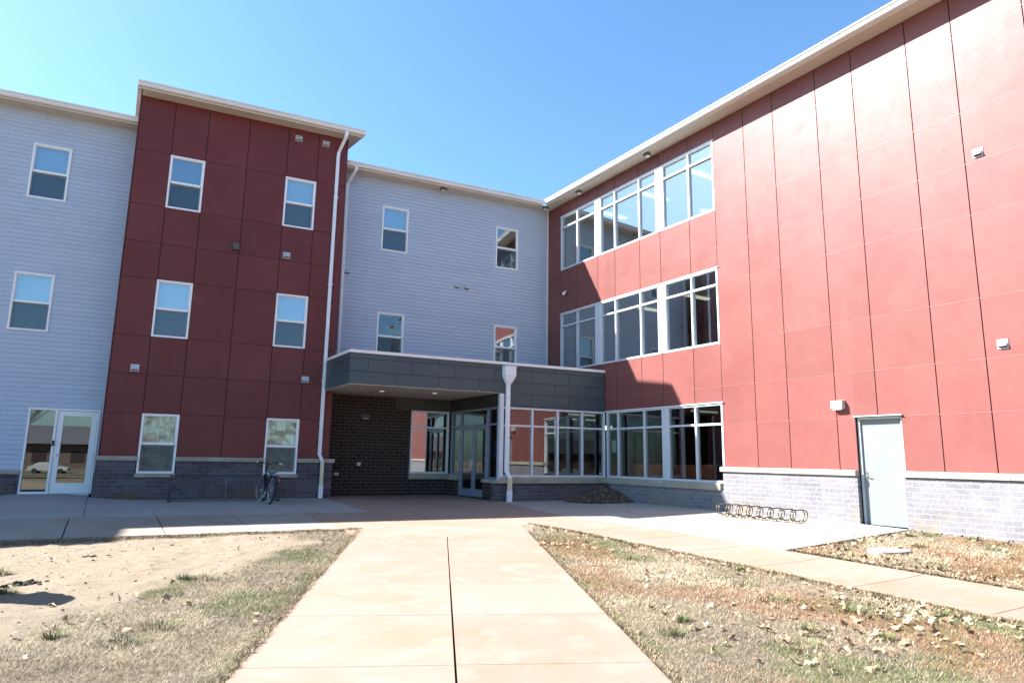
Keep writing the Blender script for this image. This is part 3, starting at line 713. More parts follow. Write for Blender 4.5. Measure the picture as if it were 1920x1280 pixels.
# ---- roofs, soffits, gutters
GP = [(.47, 0), (.575, .0), (.60, .035), (.612, .085), (.63, .105), (.63, .125), (.615, .125), (.59, .04), (.49, .015), (.47, .015)]
GP = [(.47, 0), (.57, 0), (.59, .03), (.605, .08), (.63, .10), (.63, .125), (.47, .125)]
def eave(F, s0, s1, zs, ov=.47, depth=9, slope=.15, over=0, e0=0, e1=0):
    m = MB(); m.box(F, s0, s1, -.05, ov-.02, zs, zs+.02); part(m, 'soffit', M['soffit'])
    m = MB(); m.box(F, s0-e0, s1+e1, ov-.02, ov, zs-.025, zs+.16); part(m, 'fascia', M['soffit'])
    m = MB(); m.prof(F, [(d, z+zs+.022) for d, z in GP], s0-e0, s1+e1); m.box(F, s0-e0, s1+e1, .585, .636, zs+.147, zs+.153); part(m, 'gutter', M['gutter'], bevel=.004)
    m = MB(); m.prof(F, [(.52, zs+.15), (.52, zs+.175), (-depth, zs+.175+slope*(depth+.52)), (-depth, zs+.15+slope*(depth+.52))], s0-e0, s1+e1); part(m, 'roof', M['roof'])
eave(FM, 5.775, XW, 10.56, e1=-.60)
eave(FM, -19, -.10, 10.56)
eave(FW, -9, 20.17, 10.553, e1=-.54)
eave(FT, -.066, 5.744, 11.25, depth=4.6, e0=.14, e1=.38)
m = MB()   # tower rakes
for s0, s1 in ((-.204, -.10), (5.78, 6.12)):
    m = MB(); m.prof(FT, [(.47, 11.262), (.47, 11.36), (-4.6, 11.36+.15*5.07), (-4.6, 11.262+.15*5.07)], s0, s1); part(m, 'rake_board', M['soffit'])
m = MB(); s = 0.1
while s < 6.0: m.box(FT, s, s+.03, .45, .50, 11.425, 11.475); s += .45
part(m, 'snow_guard', M['gutter'])

# ---- downspouts
def spout(pts, name_parent=None, mat='spout', w=.10, t=.07):
    m = MB()
    for (p, q) in zip(pts, pts[1:]):
        P, Q = Vector(p), Vector(q); e = Vector((0, 0, .012)) if abs((Q-P).z) > .05 else Vector((0,0,0))
        ax = Vector((CS, -SN, 0)); nr = Vector((SN, CS, 0))
        i = len(m.v)
        for R in (P+e*.5, Q-e*.5):
            for a, b_ in ((-w/2, -t/2), (w/2, -t/2), (w/2, t/2), (-w/2, t/2)): m.v.append(tuple(R+ax*a+nr*b_))
        for f in ((0,1,2,3), (4,7,6,5), (0,4,5,1), (1,5,6,2), (2,6,7,3), (3,7,4,0)): m.f.append(tuple(i+k for k in f))
    return m
d = spout([FT(5.56, .53, 11.29), FT(5.545, .49, 11.10), FT(5.46, .09, 10.72), FT(5.455, .075, 10.55), FT(5.47, .075, 1.24), FT(5.545, .155, 1.06)]); par = part(d, 'downspout', M['spout'], bevel=.006)
d = spout([FT(5.545, .155, 1.06), FT(5.55, .145, .36)]); sub(d, 'stained_section', M['spoutold'], par, bevel=.006)
d = spout([FT(5.55, .145, .36), FT(5.55, .145, -.02)], w=.12, t=.09); sub(d, 'boot', M['spout'], par, bevel=.006)
m = MB()
for z in (9.2, 6.4, 3.4): m.box(FT, 5.395, 5.535, .03, .113, z, z+.03)
sub(m, 'strap', M['spout'], par)
d = spout([FM(6.185, .54, 10.60), FM(6.18, .50, 10.46), FM(6.06, .09, 10.12), FM(6.055, .075, 10.0), FM(6.10, .07, 4.10)]); part(d, 'downspout', M['spout'], bevel=.006)
# collector box on the canopy
m = MB(); F = FC; a = 10.21
def frustum(mb, z0, z1, w0, w1, d0, d1):
    i = len(mb.v)
    for z, w, dd in ((z0, w0, d0), (z1, w1, d1)):
        for x, y in ((-w/2, .004), (w/2, .004), (w/2, dd), (-w/2, dd)): mb.v.append(F(a+x, y, z))
    for f in ((0,1,2,3), (4,7,6,5), (0,4,5,1), (1,5,6,2), (2,6,7,3), (3,7,4,0)): mb.f.append(tuple(i+k for k in f))
frustum(m, 3.66, 3.93, .36, .36, .20, .20); frustum(m, 3.42, 3.66, .15, .36, .12, .20); m.box(F, a-.20, a+.20, .002, .22, 3.93, 3.955)
cb = part(m, 'collector_box', M['spout'], bevel=.005)
d = spout([FC(10.20, .065, 3.44), FC(10.195, .06, .83), FC(10.26, .15, .66)], w=.125, t=.09); sub(d, 'downspout', M['spout'], cb, bevel=.006)
d = spout([FC(10.26, .15, .66), FC(10.255, .145, .30)], w=.12, t=.09); sub(d, 'stained_section', M['spoutold'], cb, bevel=.006)
d = spout([FC(10.255, .145, .30), FC(10.25, .145, -.05)], w=.14, t=.11); sub(d, 'boot', M['spout'], cb, bevel=.006)

# ---- service door in the right wing
m = MB(); m.box(FW, 7.50, 7.55, -.16, -.03, -.03, 2.20); m.box(FW, 8.41, 8.46, -.16, -.03, -.03, 2.20); m.box(FW, 7.55, 8.41, -.16, -.032, 2.15, 2.20); m.box(FW, 7.45, 8.49, -.02, .085, 2.205, 2.224)
df = part(m, 'door_frame', M['doorframe'], bevel=.003)
m = MB(); m.box(FW, 7.555, 8.405, -.13, -.075, -.01, 2.145); d_ = part(m, 'door', M['door'], bevel=.003)
m = MB(); m.box(FW, 8.33, 8.37, -.075, -.066, .92, 1.06); m.tube([FW(8.35, -.066, .98), FW(8.35, -.02, .98), FW(8.26, -.015, .98)], .01); sub(m, 'handle', M['bronze'], d_)
m = MB(); m.box(FW, 7.5, 8.47, -.24, -.162, -.5, 2.2); part(m, 'door_recess', M['dark'])

# ---- wall fixtures
def vent(F, s, z, w=.17, h=.15):
    m = MB(); rect_ring(m, F, s-w/2-.018, s+w/2+.018, z-h/2-.018, z+h/2+.018, .018, .02, .045)
    m.prof(F, [(.03, z-h/2+.04), (.095, z-h/2+.028), (.10, z-h/2+.04), (.035, z+h/2)], s-w/2, s+w/2)
    p = part(m, 'exterior_vent', M['vent'])
    m = MB(); m.box(F, s-w/2, s+w/2, .018, .028, z-h/2, z+h/2); sub(m, 'opening', M['dark'], p)
for s, z in ((4.24, 10.94), (5.07, 10.95), (4.14, 7.14), (.51, 3.46), (4.93, 3.43)): vent(FT, s, z)
for s, z in ((6.22, 7.145), (10.05, 7.145), (10.415, 7.145)): vent(FM, s, z)
for s, z in ((5.63, 7.09), (5.57, 3.39)): vent(FW, s, z, .14, .14)
m = MB(); m.box(FT, 2.63, 2.80, .03, .19, 7.07, 7.26); part(m, 'junction_box', M['bronze'], bevel=.01)
# wall pack light by the door
m = MB(); m.prof(FW, [(.03, 2.40), (.15, 2.39), (.17, 2.43), (.15, 2.57), (.03, 2.585)], 8.66, 8.93); p = part(m, 'wall_light', M['lampgrey'], bevel=.008)
m = MB(); m.prof(FW, [(.045, 2.385), (.14, 2.375), (.14, 2.39), (.045, 2.40)], 8.69, 8.90); sub(m, 'lens', M['lens'], p)
m = MB(); m.prof(FM, [(.004, 2.40), (.14, 2.42), (.16, 2.47), (.11, 2.56), (.004, 2.57)], 6.92, 7.20); p = part(m, 'wall_light', M['bronze'], bevel=.008)
m = MB(); m.box(FM, 6.98, 7.14, .02, .12, 2.388, 2.405); sub(m, 'lens', M['lens'], p)
m = MB(); m.box(FM, 6.90, 7.01, .004, .03, .92, 1.03); part(m, 'push_button', M['grip'], bevel=.005)
m = MB(); m.box(FM, 6.93, 6.99, .004, .05, 1.20, 1.33); part(m, 'card_reader', M['black'], bevel=.005)
m = MB(); m.box(FM, 6.20, 6.34, .004, .06, .62, .71); part(m, 'outlet_cover', M['lampgrey'], bevel=.005)
def flood(F, s, zt=10.555, d=.28, rot=0):
    m = MB(); m.box(F, s-.06, s+.06, d-.05, d+.05, zt-.02, zt); p = part(m, 'floodlight', M['lampgrey'])
    m = MB(); m.prof(F, [(d-.07, zt-.12), (d+.07, zt-.085), (d+.09, zt-.02), (d-.02, zt-.02)], s-.11, s+.11); sub(m, 'lamp_head', M['bronze'], p, bevel=.005)
    m = MB(); m.quad(F(s-.09, d-.055, zt-.121), F(s+.09, d-.055, zt-.121), F(s+.09, d+.055, zt-.093), F(s-.09, d+.055, zt-.093)); sub(m, 'lens', M['lens'], p, recalc=False)
flood(FM, 9.32, 10.56); flood(FM, 13.25, 10.52, .50); flood(FW, 17.9); flood(FW, 14.4)
# security camera
m = MB(); c = Vector(FW(18.98, .10, 7.12)); m.tube([FW(18.98, .03, 7.16), FW(18.98, .10, 7.16), FW(18.98, .13, 7.13)], .02); p = part(m, 'security_camera', M['spout'])
m = MB(); m.tube([FW(19.03, .07, 7.11), FW(18.93, .18, 7.06), FW(18.88, .23, 7.035)], .05, seg=12, radii=[.045, .055, .06]); sub(m, 'camera_body', M['spout'], p, smooth=True)

# ---- rooms behind the large windows
def room(pa, name='room', floorz=0, ceil=3, x0=XW+.19, x1=21, y0=11.5, y1=20.6, lights=(), mats=('roomlt', 'room')):
    m = MB()
    m.quad((x1, y0, floorz), (x1, y1, floorz), (x1, y1, ceil), (x1, y0, ceil)); m.quad((x0, y0, floorz), (x1, y0, floorz), (x1, y0, ceil), (x0, y0, ceil))
    m.quad((x0, y1, floorz), (x1, y1, floorz), (x1, y1, ceil), (x0, y1, ceil)); m.quad((x0, y0, ceil), (x1, y0, ceil), (x1, y1, ceil), (x0, y1, ceil))
    m.quad((x0, y0, floorz), (x1, y0, floorz), (x1, y1, floorz), (x0, y1, floorz))
    r = part(m, name, M[mats[0]], recalc=False)
    for (lx, ly, vertical) in lights:
        k = MB()
        if vertical: k.box(WLD, lx-.08, lx+.08, ly-.6, ly+.6, ceil-.07, ceil-.02)
        else: k.box(WLD, lx-.6, lx+.6, ly-.08, ly+.08, ceil-.07, ceil-.02)
        sub(k, 'ceiling_light', M['tube'], r)
room(None, 'upper_room', 7.15, 10.35, lights=[(15.6, y, 0) for y in (18.6, 16.4, 14.2, 12.9)]+[(18.5, y, 0) for y in (18.6, 16.4, 14.2)])
room(None, 'upper_room', 3.45, 6.70, lights=[(16.5, 15.5, 0), (16.5, 17.8, 0)])
# lobby
m = MB(); zc = 2.95
xo = XW+.1
m.quad((xo, 11.5, zc), (21, 11.5, zc), (21, 27, zc), (xo, 27, zc)); m.quad(PF(10.1, NC+.14, zc), PF(xo, NC+.14, zc), PF(xo, 28, zc), PF(10.1, 28, zc)); m.quad(PF(6.5, NM+.21, zc), PF(10.1, NM+.21, zc), PF(10.1, 28, zc), PF(6.5, 28, zc))
m.quad((21, 11.5, 0), (21, 27, 0), (21, 27, zc), (21, 11.5, zc)); m.quad(PF(6.5, 28, 0), PF(21, 28, 0), PF(21, 28, zc), PF(6.5, 28, zc)); m.quad(PF(6.5, NM+.21, 0), PF(6.5, 28, 0), PF(6.5, 28, zc), PF(6.5, NM+.21, zc)); m.quad((xo, 11.5, 0), (21, 11.5, 0), (21, 11.5, zc), (xo, 11.5, zc))
lob = part(m, 'lobby', M['roomdk'], recalc=False)
m = MB(); z = .012; m.quad((xo, 11.5, z), (21, 11.5, z), (21, 27, z), (xo, 27, z)); m.quad(PF(10.1, NC+.16, z), PF(xo, NC+.16, z), PF(xo, 28, z), PF(10.1, 28, z)); m.quad(PF(6.5, NM+.21, z), PF(10.1, NM+.21, z), PF(10.1, 28, z), PF(6.5, 28, z)); sub(m, 'floor', M['floor'], lob, recalc=False)
m = MB()
for x, y in ((16.2, 21.5), (16.2, 17.5), (13.9, 21.5)): m.box(WLD, x, x+.25, y, y+.25, .02, 2.94)
sub(m, 'column', M['room'], lob)
m = MB(); m.box(WLD, 15.6, 15.9, 19.2, 19.25, 2.3, 2.45); sub(m, 'exit_sign', M['exit'], lob)
k = MB()
for lx, ly in ((17.5, 14.2), (17.5, 16.2), (15.5, 20.5), (17.5, 23)): k.box(WLD, lx-.6, lx+.6, ly-.06, ly+.06, 2.88, 2.93)
sub(k, 'ceiling_light', M['tube2'], lob)
# furniture in the lobby
def sofa(x, y, lab):
    t = empty('sofa', (x, y, .012)); tag(t, lab, 'sofa', 'orange sofas behind the lobby windows')
    for nm, bx in (('backrest', (-.05, .12, -.75, .75, .30, 1.12)), ('seat', (.12, .75, -.75, .75, .18, .46)), ('arm', (.1, .75, -.88, -.75, .1, .62)), ('arm', (.1, .75, .75, .88, .1, .62))):
        m = MB(); m.box(WLD, *bx); o = m.build(nm, M['orange'], t, bevel=.03)
sofa(14.35, 15.5, 'orange upholstered sofa behind the lobby glass, nearer the inner corner')
sofa(14.35, 13.75, 'orange upholstered sofa behind the lobby glass, nearer the sunlit end')
m = MB(); m.box(FW, 16.42, 16.62, -.045, -.035, 1.46, 1.84); o = m.build('notice', M['paper']); tag(o, 'pale paper notice taped inside the ground floor corner window', 'notice')
m = MB(); m.box(SIDEL(10.0), 17.5, 17.66, -.05, -.04, 1.20, 1.72); o = m.build('poster', M['bluep']); tag(o, 'blue poster inside the narrow pane right of the entrance doors', 'poster')

# ---- second red tower further left along the same front (only its shadow reaches the picture)
TX0, TX1 = -16.9, -10.85; FT2 = FAC(20.02)
m = MB(); m.box(FT2, TX0, TX1, -3, 0, -.3, 11.3); part(m, 'tower_block', M['red'])
eave(FT2, TX0, TX1, 11.25, depth=4.6, e0=.14, e1=.17)

# ------------------------------------------------------------------ grid bike rack
def g0(x, y): return float(G(x, y))
R1 = empty('bike_rack', PF(2.87, 19.45, 0)); tag(R1, 'long dark steel grid bike rack standing against the brick base of the red tower', 'bike rack')
FR = lambda s, d, z: tuple(Vector(PF(s, 19.45-d, z))-Vector(PF(2.87, 19.45, 0)))
z0 = g0(2.8, 19.2)
m = MB(); m.tube([FR(1.56, -.0, .645), FR(4.17, 0, .645)], .016); m.build('top_rail', M['rackdk'], R1)
m = MB(); m.tube([FR(1.56, .16, .05), FR(4.17, .16, .05)], .022); m.build('bottom_rail', M['railgrey'], R1)
m = MB(); m.tube([FR(1.56, -.16, .06), FR(4.17, -.16, .06)], .016); m.build('bottom_rail', M['rackdk'], R1)
for s in (1.56, 4.17):
    m = MB(); m.tube([FR(s, .20, .02), FR(s, 0, .655), FR(s, -.20, .02)], .018); m.tube([FR(s, -.24, .02), FR(s, .26, .02)], .026); m.build('end_frame', M['rackdk'], R1)
n = 20
for k in range(1, n):
    s = 1.56+2.61*k/n
    m = MB(); m.tube([FR(s, .16, .06), FR(s, .0, .64)], .0075 if k != 10 else .011, seg=6); m.build('grid_bar', M['railgrey'] if k == 10 else M['rackdk'], R1)
m = MB()
for k in range(0, n, 2):
    s = 1.56+2.61*k/n; m.tube([FR(s, .095, .34), FR(s+2.61/n, .095, .34)], .006, seg=5)
m.build('cross_bar', M['rackdk'], R1)

# ------------------------------------------------------------------ loop bike rack
R2 = empty('loop_bike_rack', (12.8, 10.3, 0)); tag(R2, 'low bronze loop bike rack with eight pairs of hoops before the pale brick base', 'bike rack')
def hoop(y, x0=12.52, x1=12.98):
    zg = g0(12.75, y)+.0; r = .115; cz = zg+.045+r; pts = []
    for k in range(0, 11):
        a = math.radians(-60-150*k/10*1.0); pts.append((x0+r+r*math.cos(a-math.radians(30)), cz+r*math.sin(a-math.radians(30))))
    pts = [(x0+r*.9+r*math.cos(t), cz+r*math.sin(t)) for t in np.radians(np.linspace(300, 90, 12))]
    pts += [(x1-r*.9+r*math.cos(t), cz+r*math.sin(t)) for t in np.radians(np.linspace(90, -120, 12))]
    P = [(x0+.20, zg+.012), (x0+.17, zg+.04)]+pts+[(x1-.17, zg+.04), (x1-.20, zg+.012)]
    m = MB(); m.tube([(x-12.8, y-10.3, z) for x, z in P], .0115, seg=8); return m.build('hoop', M['racktan'], R2, smooth=True)
for k in range(8):
    y = 11.28-k*.285
    hoop(y+.035); hoop(y-.035)
for x in (12.70, 12.82):
    m = MB(); m.tube([(x-12.8, 11.36-10.3, g0(x, 11.3)+.018), (x-12.8, 9.22-10.3, g0(x, 9.2)+.018)], .012, seg=6); m.build('ground_rail', M['racktan'], R2)

# ------------------------------------------------------------------ bicycle
BK = empty('bicycle', (3.73, 17.93, g0(3.73, 17.93)))
tag(BK, 'dark navy cruiser bicycle with pale tyre walls leaning on its stand beside the grid rack', 'bicycle')
BK.rotation_euler = (math.radians(-2), math.radians(5), math.radians(1))
# local: +Y forward, X right
def wheel(y, st=0):
    ca, sa = math.cos(st), math.sin(st)
    ax = (ca, sa, 0)
    m = MB(); m.ring((0, y, .34), ax, .314, .028, 40, 8); w = m.build('wheel', M['black'], BK, smooth=True)
    m = MB()
    for sgn in (-1,): m.ring((ax[0]*.020*sgn, y+ax[1]*.020*sgn, .34), ax, .305, .009, 40, 6)
    m.build('whitewall', M['whitewall'], w, smooth=True)
    m = MB(); m.ring((0, y, .34), ax, .283, .010, 40, 6); m.tube([(-.04*ca, y-.04*sa, .34), (.04*ca, y+.04*sa, .34)], .022); m.build('rim', M['lampgrey'], w, smooth=True)
    m = MB()
    for k in range(18):
        a = 2*math.pi*k/18; e = .018 if k % 2 else -.018
        m.tube([(e*ca, y+e*sa+.02*math.cos(a)*ca, .34+.02*math.sin(a)), (-.28*math.cos(a)*sa, y+.28*math.cos(a)*ca, .34+.28*math.sin(a))],      .0011, seg=4, caps=False)
    m.build('spokes', M['lampgrey'], w)
wheel(0); wheel(1.10, .18)
bb = (0, .43, .30); st = (0, .27, .74); hd = (0, .93, .86); hb = (0, .97, .66)
m = MB()
m.tube([bb, st], .019); m.tube([(0, .29, .62), (0, .6, .60), (0, .94, .80)], .021); m.tube([bb, (0, .7, .38), hb], .023); m.tube([(0, .90, .93), hb, ], .022)
for s in (-1, 1):
    m.tube([bb, (s*.055, .2, .31), (s*.06, 0, .34)], .010); m.tube([(0, .28, .68), (s*.05, .14, .52), (s*.06, 0, .34)], .009)
m.build('frame', M['navy'], BK, smooth=True)
m = MB()
for s in (-1, 1): m.tube([(s*.03, .965, .68), (s*.058, 1.0, .62), (s*.06+.0, 1.10, .34)], .011)
m.build('fork', M['navy'], BK, smooth=True)
m = MB()
for s in (-1, 1):
    m.tube([(0, .90, 1.02), (s*.06, .90, 1.025), (s*.15, .88, 1.06), (s*.22, .80, 1.075), (s*.29, .70, 1.045)], .0115)
m.tube([(0, .89, 1.03), (0, .905, .90)], .015)
hbx = m.build('handlebar', M['black'], BK, smooth=True)
m = MB()
for s in (-1, 1): m.tube([(s*.265, .735, 1.06), (s*.335, .64, 1.03)], .018)
m.build('grip', M['grip'], hbx, smooth=True)
m = MB(); sec = [(.16, .012), (.12, .045), (.05, .11), (-.03, .14), (-.10, .12), (-.13, .05)]; i0 = 0; m2 = 12
for (yy, hw) in sec:
    for j in range(m2):
        a = 2*math.pi*j/m2; m.v.append((hw*math.cos(a), .25+yy, .80+(.035 if math.sin(a) > 0 else .045)*math.sin(a)+(.012 if yy < 0 else 0)))
for k in range(len(sec)-1):
    for j in range(m2): m.f.append((k*m2+j, k*m2+(j+1) % m2, (k+1)*m2+(j+1) % m2, (k+1)*m2+j))
m.f.append(tuple(range(m2))); m.f.append(tuple((len(sec)-1)*m2+j for j in range(m2)))
sd = m.build('saddle', M['saddle'], BK, smooth=True)
m = MB(); m.tube([(0, .255, .77), st], .013); m.ring((-.04, .16, .765), (1,0,0), .022, .005, 10, 5); m.ring((.04, .16, .765), (1,0,0), .022, .005, 10, 5); m.build('seat_post', M['chrome'], sd)
m = MB()   # rear mudguard arc
for s0, s1 in ((20, 150),):
    n = 16
    for k in range(n):
        a, b_ = math.radians(s0+(s1-s0)*k/n), math.radians(s0+(s1-s0)*(k+1)/n)
        q = [(-.034, -math.cos(a)*.362*-1, .34+.362*math.sin(a)), (.034, math.cos(a)*.362, .34+.362*math.sin(a)), (.034, math.cos(b_)*.362, .34+.362*math.sin(b_)), (-.034, math.cos(b_)*.362, .34+.362*math.sin(b_))]
        m.quad(*q)
m.build('mudguard', M['navy'], BK, smooth=True, recalc=False)
m = MB(); m.box(WLD, .055, .105, -.26, -.10, .40, .56); m.box(WLD, .06, .10, -.22, -.02, .20, .40); m.build('pannier', M['navy'], BK, bevel=.015)
m = MB(); m.tube([(.085, -.262, .595), (.085, -.285, .595)], .032, seg=12); m.build('reflector', M['redlens'], BK)
m = MB(); m.tube([(-.03, .36, .30), (-.14, .34, .16), (-.25, .30, .0)], .009); m.build('kickstand', M['chrome'], BK)
m = MB(); m.ring((.06, .43, .30), (1,0,0), .09, .006, 24, 6)
for s in (-1, 1): m.tube([(s*.05, .43, .30), (s*.075, .43+s*.10, .30+s*.13)], .009); m.box(WLD, s*.075-(.0 if s > 0 else .09), s*.075+(.09 if s > 0 else 0), .40+s*.10, .46+s*.10, .29+s*.13, .31+s*.13)
m.build('crank', M['lampgrey'], BK)

# ------------------------------------------------------------------ notice board to the left of the picture (casts the shadow at the lower left)
S = empty('sign_board', (-1.27, 9.02, g0(-1.27, 9.02)-.02)); tag(S, 'dark blue information board with arched top on posts left of the lawn', 'sign')
dv = Vector((-.46, .888, 0)); pv = Vector((.888, .46, 0))
m = MB(); n = 14; top = []
W2 = 1.05
for k in range(n+1):
    t = k/n; xk = t*W2; top.append((xk, 1.02+.62*math.sin(math.pi*.5*min(1, .12+t*.95))))
for sgn in (-.03, .03):
    m.quad(*[tuple(dv*p[0]+pv*sgn+Vector((0,0,p[1]))) for p in [(0, .55)]+top+[(W2, .55)]])
i1 = len(m.v)//2
for k in range(i1): m.f.append((k, (k+1) % i1, i1+(k+1) % i1, i1+k))
m.build('board', M['signblue'], S)
for xk in (.04, W2-.04):
    m = MB(); p = dv*xk; m.tube([tuple(p+Vector((0,0,-.1))), tuple(p+Vector((0,0,1.0)))], .05); m.build('post', M['signblue'], S)

# ------------------------------------------------------------------ vegetation and litter
def blades():
    P = []; Cc = []
    def emit(x, y, L, lean, wd, col, ang=None):
        n = len(x); z = T(x, y)-.004
        ang = rng.random(n)*2*np.pi if ang is None else ang
        dx, dy = np.cos(ang), np.sin(ang); px, py = -dy*wd/2, dx*wd/2
        zt = L*np.sqrt(np.clip(1-lean**2, 0, 1)); hx = dx*L*lean; hy = dy*L*lean
        a = np.stack([x-px, y-py, z], 1); b_ = np.stack([x+px, y+py, z], 1)
        m1 = np.stack([x+hx*.55+px*.8, y+hy*.55+py*.8, z+zt*.72], 1); m0 = np.stack([x+hx*.55-px*.8, y+hy*.55-py*.8, z+zt*.72], 1)
        t = np.stack([x+hx, y+hy, z+zt], 1)
        P.append(np.stack([a, b_, m1, m0, t], 1)); Cc.append(np.repeat(col[:, None, :], 5, 1))
    Nn = 1500000
    # sample polar round the camera, denser near
    r = 3.6*np.exp(rng.random(Nn)*math.log(14.5/3.6)); th = np.radians(-12+rng.random(Nn)*84)
    x = r*np.sin(th); y = r*np.cos(th)
    ok = lawn(x, y); x, y, r = x[ok], y[ok], r[ok]
    dmk = dirtmask(x, y); gr = greenmask(x, y); ru = rustmask(x, y)
    thin = fbm(x, y, 3.5, 30)
    keep = rng.random(len(x)) < (1-dmk)**2*np.clip(.25+1.5*(thin-.25), .1, 1)
    x, y, r, gr, ru = x[keep], y[keep], r[keep], gr[keep], ru[keep]
    n = len(x); straw = np.array([.37, .295, .185]); grey = np.array([.20, .162, .118]); grn = np.array([.10, .135, .045]); rust = np.array([.28, .135, .065]); pale = np.array([.50, .43, .30])
    c = straw[None]*np.ones((n, 1)); q = rng.random(n); big = fbm(x, y, .9, 40)
    c = np.where((q < .40+1.3*(big-.45))[:, None], grey, c); c = np.where((q > .86-.5*(big < .42))[:, None], pale, c)
    c = np.where((rng.random(n) < gr*.55)[:, None], grn, c); c = np.where((rng.random(n) < ru*.5)[:, None], rust, c)
    c = c*(.7+.6*rng.random((n, 1)))
    sz = np.clip(r/6, .75, 2.0)
    c = np.where((dpath(x, y) > 0)[:, None], c*.86, c)
    emit(x, y, (.024+.034*rng.random(n))*(.8+.2*sz), (.70+.29*rng.random(n)), .0019*sz, c)
    # green tufts
    spots = [(5.0,5.0),(7.6,3.9),(6.9,4.5),(5.8,4.2),(6.2,3.7),(7.0,5.9),(4.6,4.7),(6.6,5.2),(5.3,3.9),(7.7,6.6),(1.0,9.2),(1.2,9.1),(12.9,7.1),(13.2,6.9),(12.6,5.6),(11.9,6.4),(-.2,7.1),(.3,6.6),(.6,7.0),(4.9,6.6),(4.25,5.25),(13.3,6.2),(10.6,6.9),(-.9,10.3),(6.9,7.9),(-.75,9.2),(-.9,9.0)]
    for (sx_, sy_) in spots:
        k = 170; rad = .05+.12*rng.random(); a = rng.random(k)*2*np.pi; q = np.sqrt(rng.random(k))*rad
        xx = sx_+q*np.cos(a)*1.4; yy = sy_+q*np.sin(a); o = lawn(xx, yy); xx, yy, a = xx[o], yy[o], a[o]; k = len(xx)
        if k: emit(xx, yy, .04+.055*rng.random(k), .3+.6*rng.random(k), np.full(k, .0042), np.array([[.075, .105, .04]])*(.6+.9*rng.random((k, 1)))+np.array([[.05,.035,.015]])*rng.random((k, 1)), ang=a)
    # ragged fringe along paving edges
    k = 26000; al_ = 4+rng.random(k)*9.2; off = np.abs(rng.normal(0, .045, k)); side = rng.random(k) < .5
    bx = np.where(side, -1.60-off, 1.55+off); X0 = 5.92+(al_-(5.92*.4256+12.2*.9049))*.4256+.9049*bx; Y0 = 12.2+(al_-(5.92*.4256+12.2*.9049))*.9049-.4256*bx
    o = lawn(X0, Y0) & (rng.random(k) < fbm(X0, Y0, 3, 50)*1.2); X0, Y0 = X0[o], Y0[o]; k = len(X0)
    emit(X0, Y0, .03+.035*rng.random(k), .5+.45*rng.random(k), np.full(k, .005), np.array([[.25, .20, .125]])*(.5+rng.random((k, 1))))
    k = 26000; xe = np.where(rng.random(k) < .5, 8.02-np.abs(rng.normal(0, .05, k)), 9.80+np.abs(rng.normal(0, .05, k))); ye = 3+rng.random(k)*9.4
    o = lawn(xe, ye); xe, ye = xe[o], ye[o]; k = len(xe)
    emit(xe, ye, .03+.04*rng.random(k), .5+.45*rng.random(k), np.full(k, .006), np.array([[.25, .20, .125]])*(.5+rng.random((k, 1))))
    k = 16000; xe = -3+rng.random(k)*7.6; ye = (13.2-np.abs(rng.normal(0, .10, k))-SN*xe)/CS; o = lawn(xe, ye); xe, ye = xe[o], ye[o]; k = len(xe)
    emit(xe, ye, .03+.03*rng.random(k), .5+.45*rng.random(k), np.full(k, .008), np.array([[.26, .21, .14]])*(.5+rng.random((k, 1))))
    P = np.concatenate(P); Cc = np.concatenate(Cc); n = len(P)
    me = bpy.data.meshes.new('grass'); me.vertices.add(n*5); me.vertices.foreach_set('co', P.reshape(-1).astype(np.float32))
    b0 = np.arange(n)[:, None]*5
    loops = np.concatenate([b0+0, b0+1, b0+2, b0+3, b0+3, b0+2, b0+4], 1).reshape(-1).astype(np.int32)
    me.loops.add(len(loops)); me.loops.foreach_set('vertex_index', loops)
    me.polygons.add(n*2); stt = (np.arange(n)[:, None]*7+np.array([[0, 4]])).reshape(-1).astype(np.int32)
    me.polygons.foreach_set('loop_start', stt)
    me.update(calc_edges=True); me.validate()
    ca = me.color_attributes.new('col', 'FLOAT_COLOR', 'POINT'); ca.data.foreach_set('color', np.concatenate([Cc.reshape(-1, 3), np.ones((n*5, 1))], 1).astype(np.float32).ravel())
    return me
def attrmat(name, rough=.8, trans=.25):
    m, nt, b, out = newmat(name); a = nt.nodes.new('ShaderNodeVertexColor'); a.layer_name = 'col'
    nt.links.new(a.outputs[0], b.inputs['Base Color']); b.inputs['Roughness'].default_value = rough; b.inputs['Specular IOR Level'].default_value = .2
    return m
gme = blades(); gme.materials.append(attrmat('dry_grass_blades')); go = bpy.data.objects.new('grass', gme); C.objects.link(go)
tag(go, 'short dry tan winter grass with green tufts beside the walks', 'grass', kind='stuff')

